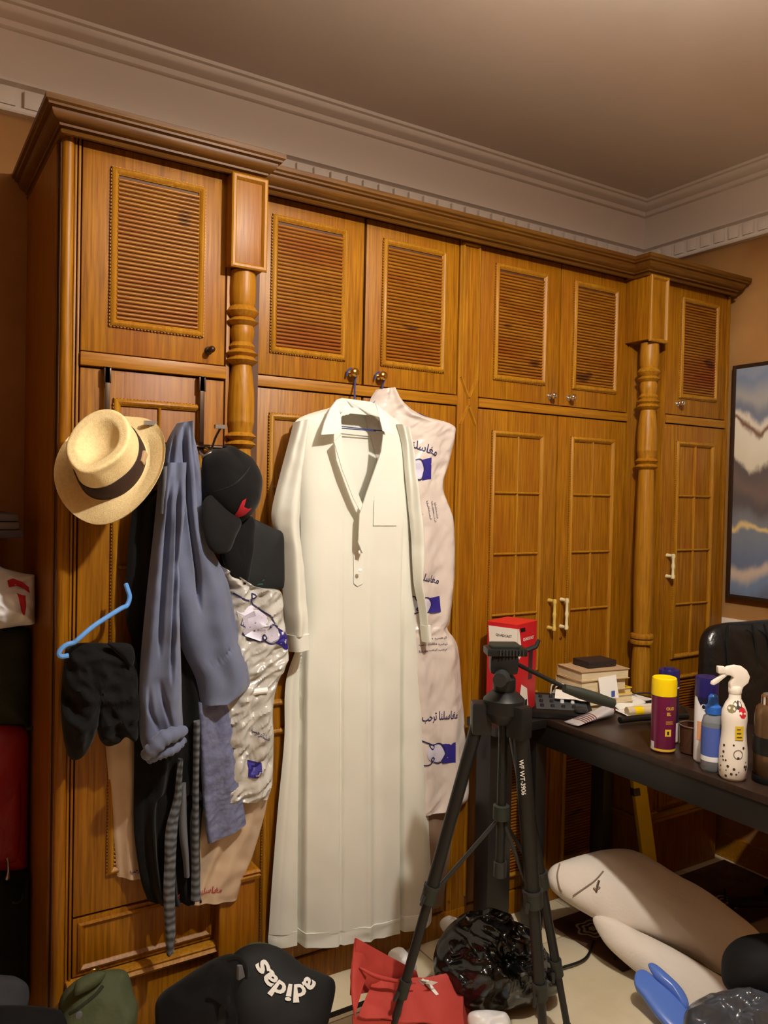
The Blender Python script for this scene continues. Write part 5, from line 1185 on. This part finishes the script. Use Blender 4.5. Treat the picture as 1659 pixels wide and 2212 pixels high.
# ------------------------------------------------------------------ heap along the wardrobe foot
gn = thing('sports_bag', 'dark green-black sports bag with white lettering slumped by the plinth', 'bag', (.95, 1.95, 0))
GB = blob([(498, 2075), (515, 2052), (545, 2040), (580, 2042), (615, 2056), (655, 2088), (695, 2105), (722, 2125), (715, 2180), (690, 2250), (620, 2290), (540, 2270), (500, 2210), (492, 2130)], (.98, 1.86, .15), (-.1, -.75, .65), .07, .09, wr=(.010, 8), pw=.45, nr=14, na=70, seed=121)
part('body', GB, 'charcoal_nylon', gn, smooth=60)
part('side_panel', blob([(660, 2180), (690, 2120), (716, 2118), (722, 2140), (708, 2200), (690, 2260), (650, 2270)], (1.0, 1.83, .12), (-.1, -.75, .65), .035, .03, wr=(.004, 10), nr=8, na=40, seed=122), 'olive_cloth', gn, smooth=60)
part('top_panel', blob([(500, 2068), (518, 2050), (548, 2038), (580, 2040), (600, 2052), (570, 2060), (530, 2066)], (.95, 1.88, .2), (-.1, -.5, .8), .02, .02, wr=(.003, 10), nr=6, na=36, seed=123), 'olive_cloth', gn, smooth=60)
bvg = BVHTree.FromPolygons([tuple(p) for p in GB.v], GB.f)
tm = text_mb('adidas', 1, .03); fit(tm, 1.0)
arcp = crv([(678, 2118), (664, 2138), (640, 2146), (612, 2142), (590, 2130), (572, 2106), (556, 2080)], 60)
out = []
hh = max(p.y for p in tm.v)-min(p.y for p in tm.v)
for p in tm.v:
    t = (p.x+.5)*60; i = max(0, min(59, int(t))); a = arcp[i].lerp(arcp[i+1], t-i); tg = (arcp[i+1]-arcp[i]).normalized(); nrm = Vector((-tg.y, tg.x))*-1
    q = a+nrm*(p.y/hh*40)
    d_ = ray(q.x, q.y).normalized(); h = bvg.ray_cast(ORI, d_); out.append(h[0]-d_*.004 if h[0] is not None else aY(q.x, q.y, 1.8))
tm.v = out; part('lettering', tm, 'print_white', gn, recalc=False)
bb = thing('backpack', 'black crumpled backpack lying next to the lettered sports bag', 'bag', (.7, 1.95, 0))
part('body', blob([(335, 2190), (345, 2150), (385, 2120), (430, 2090), (470, 2068), (505, 2062), (528, 2080), (532, 2120), (520, 2180), (500, 2250), (420, 2290), (350, 2260)], (.72, 1.88, .12), (-.1, -.75, .65), .08, .08, wr=(.025, 12), pw=.5, nr=16, na=70, seed=125), 'black_cotton', bb, smooth=60)
part('strap', MB().tube(crv([aY(492, 2072, 1.80), aY(515, 2070, 1.79), aY(530, 2092, 1.785), aY(532, 2110, 1.79)], 16), .007, 8), 'black_twill', bb)
part('buckle', MB().obox(aY(520, 2098, 1.785), (.02, .01, .035), .3), 'grey_cotton', bb, bevel=.003)
part('pocket', blob([(440, 2180), (460, 2150), (490, 2140), (500, 2170), (490, 2210), (455, 2230)], (.78, 1.80, .10), (-.1, -.75, .65), .03, .03, wr=(.012, 20), nr=8, na=40, seed=126), 'charcoal_nylon', bb, smooth=60)
gj = thing('green_jacket', 'olive green jacket crumpled on the floor at the unit foot', 'jacket', (.5, 1.9, 0))
part('cloth', blob([(128, 2165), (150, 2130), (190, 2105), (225, 2098), (262, 2096), (278, 2110), (290, 2150), (298, 2180), (285, 2240), (240, 2290), (170, 2290), (130, 2240)], (.48, 1.87, .10), (-.1, -.75, .65), .07, .07, wr=(.03, 10), pw=.5, nr=16, na=70, seed=127), 'olive_cloth', gj, smooth=60)
part('collar', blob([(165, 2120), (195, 2102), (228, 2100), (215, 2125), (180, 2145), (160, 2150)], (.47, 1.80, .15), (-.1, -.75, .65), .02, .02, wr=(.006, 20), nr=6, na=36, seed=128), 'olive_cloth', gj, smooth=60)
part('zip', MB().tube(crv([aY(150, 2190, 1.80), aY(170, 2178, 1.79), aY(205, 2150, 1.79), aY(222, 2130, 1.80)], 14), .004, 6), 'dark_green', gj)
part('snap', MB().lathe([(.008, 0), (.007, .004), (.001, .005)], aY(170, 2192, 1.79), 12, Matrix.Rotation(pi/2, 3, 'X')), 'grey_cotton', gj)
kc = thing('keyring', 'tiny brass key ring on the plinth moulding above the green jacket', 'keys', tuple(aY(203, 2106, 2.03)))
part('ring', MB().tube([aY(203, 2103, 2.02)+Vector((.010*cos(t), 0, .010*sin(t))) for t in [2*pi*i/16 for i in range(17)]], .002, 6), 'brass', kc)
part('key', MB().box((0, 0, 0), (.007, .002, .028)).xf(Matrix.Translation(aY(208, 2112, 2.02))), 'brass', kc)
solo('grey_cloth', blob([(-160, 2150), (-100, 2105), (-40, 2104), (10, 2108), (35, 2112), (60, 2130), (62, 2165), (50, 2195), (20, 2260), (-100, 2280)], (.18, 1.95, .10), (0, -.75, .65), .06, .06, wr=(.02, 10), nr=12, na=60, seed=131), 'dark_knit', 'crumpled dark grey cloth on the floor in the bottom left corner', 'cloth', smooth=60)
solo('dark_cloth', blob([(-120, 2220), (-40, 2180), (40, 2175), (100, 2178), (140, 2190), (150, 2240), (60, 2300), (-60, 2300)], (.25, 1.80, .05), (0, -.7, .7), .05, .05, wr=(.015, 10), nr=12, na=60, seed=132), 'black_twill', 'blackish cloth on the floor in front of the dark grey cloth', 'cloth', smooth=60)

# ------------------------------------------------------------------ luggage heap beside the wardrobe
P0 = (.12, 2.39, 1.0)
sc_ = thing('suitcase', 'black soft suitcase standing at the bottom of the heap beside the wardrobe', 'suitcase', (.1, 2.28, 0))
part('shell', blob([(-330, 1880), (-200, 1862), (-40, 1864), (60, 1872), (84, 1900), (88, 1990), (84, 2080), (70, 2130), (-40, 2160), (-220, 2180), (-330, 2150)], P0, (0, -1, 0), .10, .12, wr=(.006, 8), pw=.25, nr=12, na=70, seed=141, xmax=.346), 'black_twill', sc_, smooth=50)
part('handle', MB().tube(crv([aY(23, 1930, 2.315), aY(27, 1948, 2.30), aY(38, 1950, 2.30), aY(47, 1944, 2.30), aY(48, 1930, 2.315)], 14), .003, 6), 'dark_green', sc_)
part('name_plate', MB().obox(aY(34, 1940, 2.318), (.012, .004, .012)), 'dark_green', sc_)
rr = thing('red_backpack', 'red nylon backpack with a zip wedged above the black suitcase', 'bag', (.1, 2.25, .5))
part('body', blob([(-300, 1600), (-180, 1560), (-40, 1556), (30, 1562), (60, 1580), (68, 1660), (72, 1780), (66, 1850), (40, 1874), (-60, 1884), (-260, 1876), (-310, 1780)], P0, (0, -1, 0), .08, .10, wr=(.012, 8), pw=.35, nr=12, na=70, seed=143, xmax=.346), 'red_nylon', rr, smooth=50)
part('pocket', blob([(-60, 1740), (-10, 1730), (12, 1725), (40, 1700), (44, 1690), (44, 1780), (40, 1850), (22, 1862), (-20, 1866), (-60, 1850)], (.12, 2.345, 1.0), (0, -1, 0), .025, .01, wr=(.004, 12), pw=.3, nr=8, na=50, seed=144), 'red_nylon', rr, smooth=50)
part('zip_pull', MB().tube(crv([aY(17, 1856, 2.31), aY(18, 1866, 2.30), aY(18, 1885, 2.30), aY(15, 1900, 2.30)], 10), [.006, .005, .003, .003, .003, .003, .003, .004, .006, .007, .005], 8), 'steel', rr)
gj2 = thing('dark_jacket', 'very dark green jacket folded between the white bag and the red backpack', 'jacket', (.1, 2.25, .85))
part('cloth', blob([(-300, 1380), (-160, 1352), (-20, 1352), (60, 1356), (92, 1380), (102, 1430), (104, 1475), (96, 1510), (80, 1560), (20, 1566), (-120, 1566), (-300, 1560)], P0, (0, -1, 0), .07, .10, wr=(.02, 9), pw=.4, nr=12, na=70, seed=145, xmax=.346), 'dark_green', gj2, smooth=50)
part('buckle', MB().obox(aY(88, 1478, 2.345), (.022, .006, .004), .0).obox(aY(88, 1486, 2.345), (.020, .006, .004)), 'grey_cotton', gj2)
part('loop', MB().tube(crv([aY(0, 1420, 2.345), aY(8, 1445, 2.34), aY(18, 1462, 2.34), (aY(24, 1450, 2.34)), aY(22, 1435, 2.345)], 14), .004, 6), 'olive_cloth', gj2)
part('toggle', MB().obox(aY(66, 1573, 2.35), (.022, .008, .010), .0), 'dark_green', gj2, bevel=.003)
wb = thing('carrier_bag', 'white plastic bag printed in red on the heap beside the wardrobe', 'bag', (.1, 2.22, 1.2))
WB = blob([(-240, 1270), (-150, 1225), (-30, 1215), (10, 1228), (50, 1238), (84, 1245), (94, 1268), (92, 1310), (76, 1345), (40, 1352), (-40, 1362), (-180, 1368), (-250, 1330)], (.12, 2.33, 1.3), (0, -1, .1), .10, .12, wr=(.012, 10), crk=.018, pw=.45, nr=22, na=110, seed=147, xmax=.346)
part('film', WB, 'white_film', wb, smooth=60)
part('red_print', onto(px_poly([(22, 1258), (36, 1255), (56, 1262), (70, 1274), (71, 1286), (58, 1276), (42, 1270), (24, 1272)], 2.2), WB, .003), 'red_thread', wb)
part('red_print', onto(px_poly([(40, 1284), (50, 1288), (60, 1290), (61, 1315), (56, 1340), (51, 1325), (46, 1305)], 2.2), WB, .003), 'red_thread', wb)
solo('folded_blanket', MB().obox(Vector((.10, 2.40, 1.362)), (.42, .30, .022)).obox(Vector((.095, 2.40, 1.383)), (.41, .30, .020)).obox(Vector((.10, 2.40, 1.403)), (.40, .29, .020)), 'navy_blanket', 'folded dark blue-grey blanket on top of the luggage heap', 'blanket', bevel=.009)
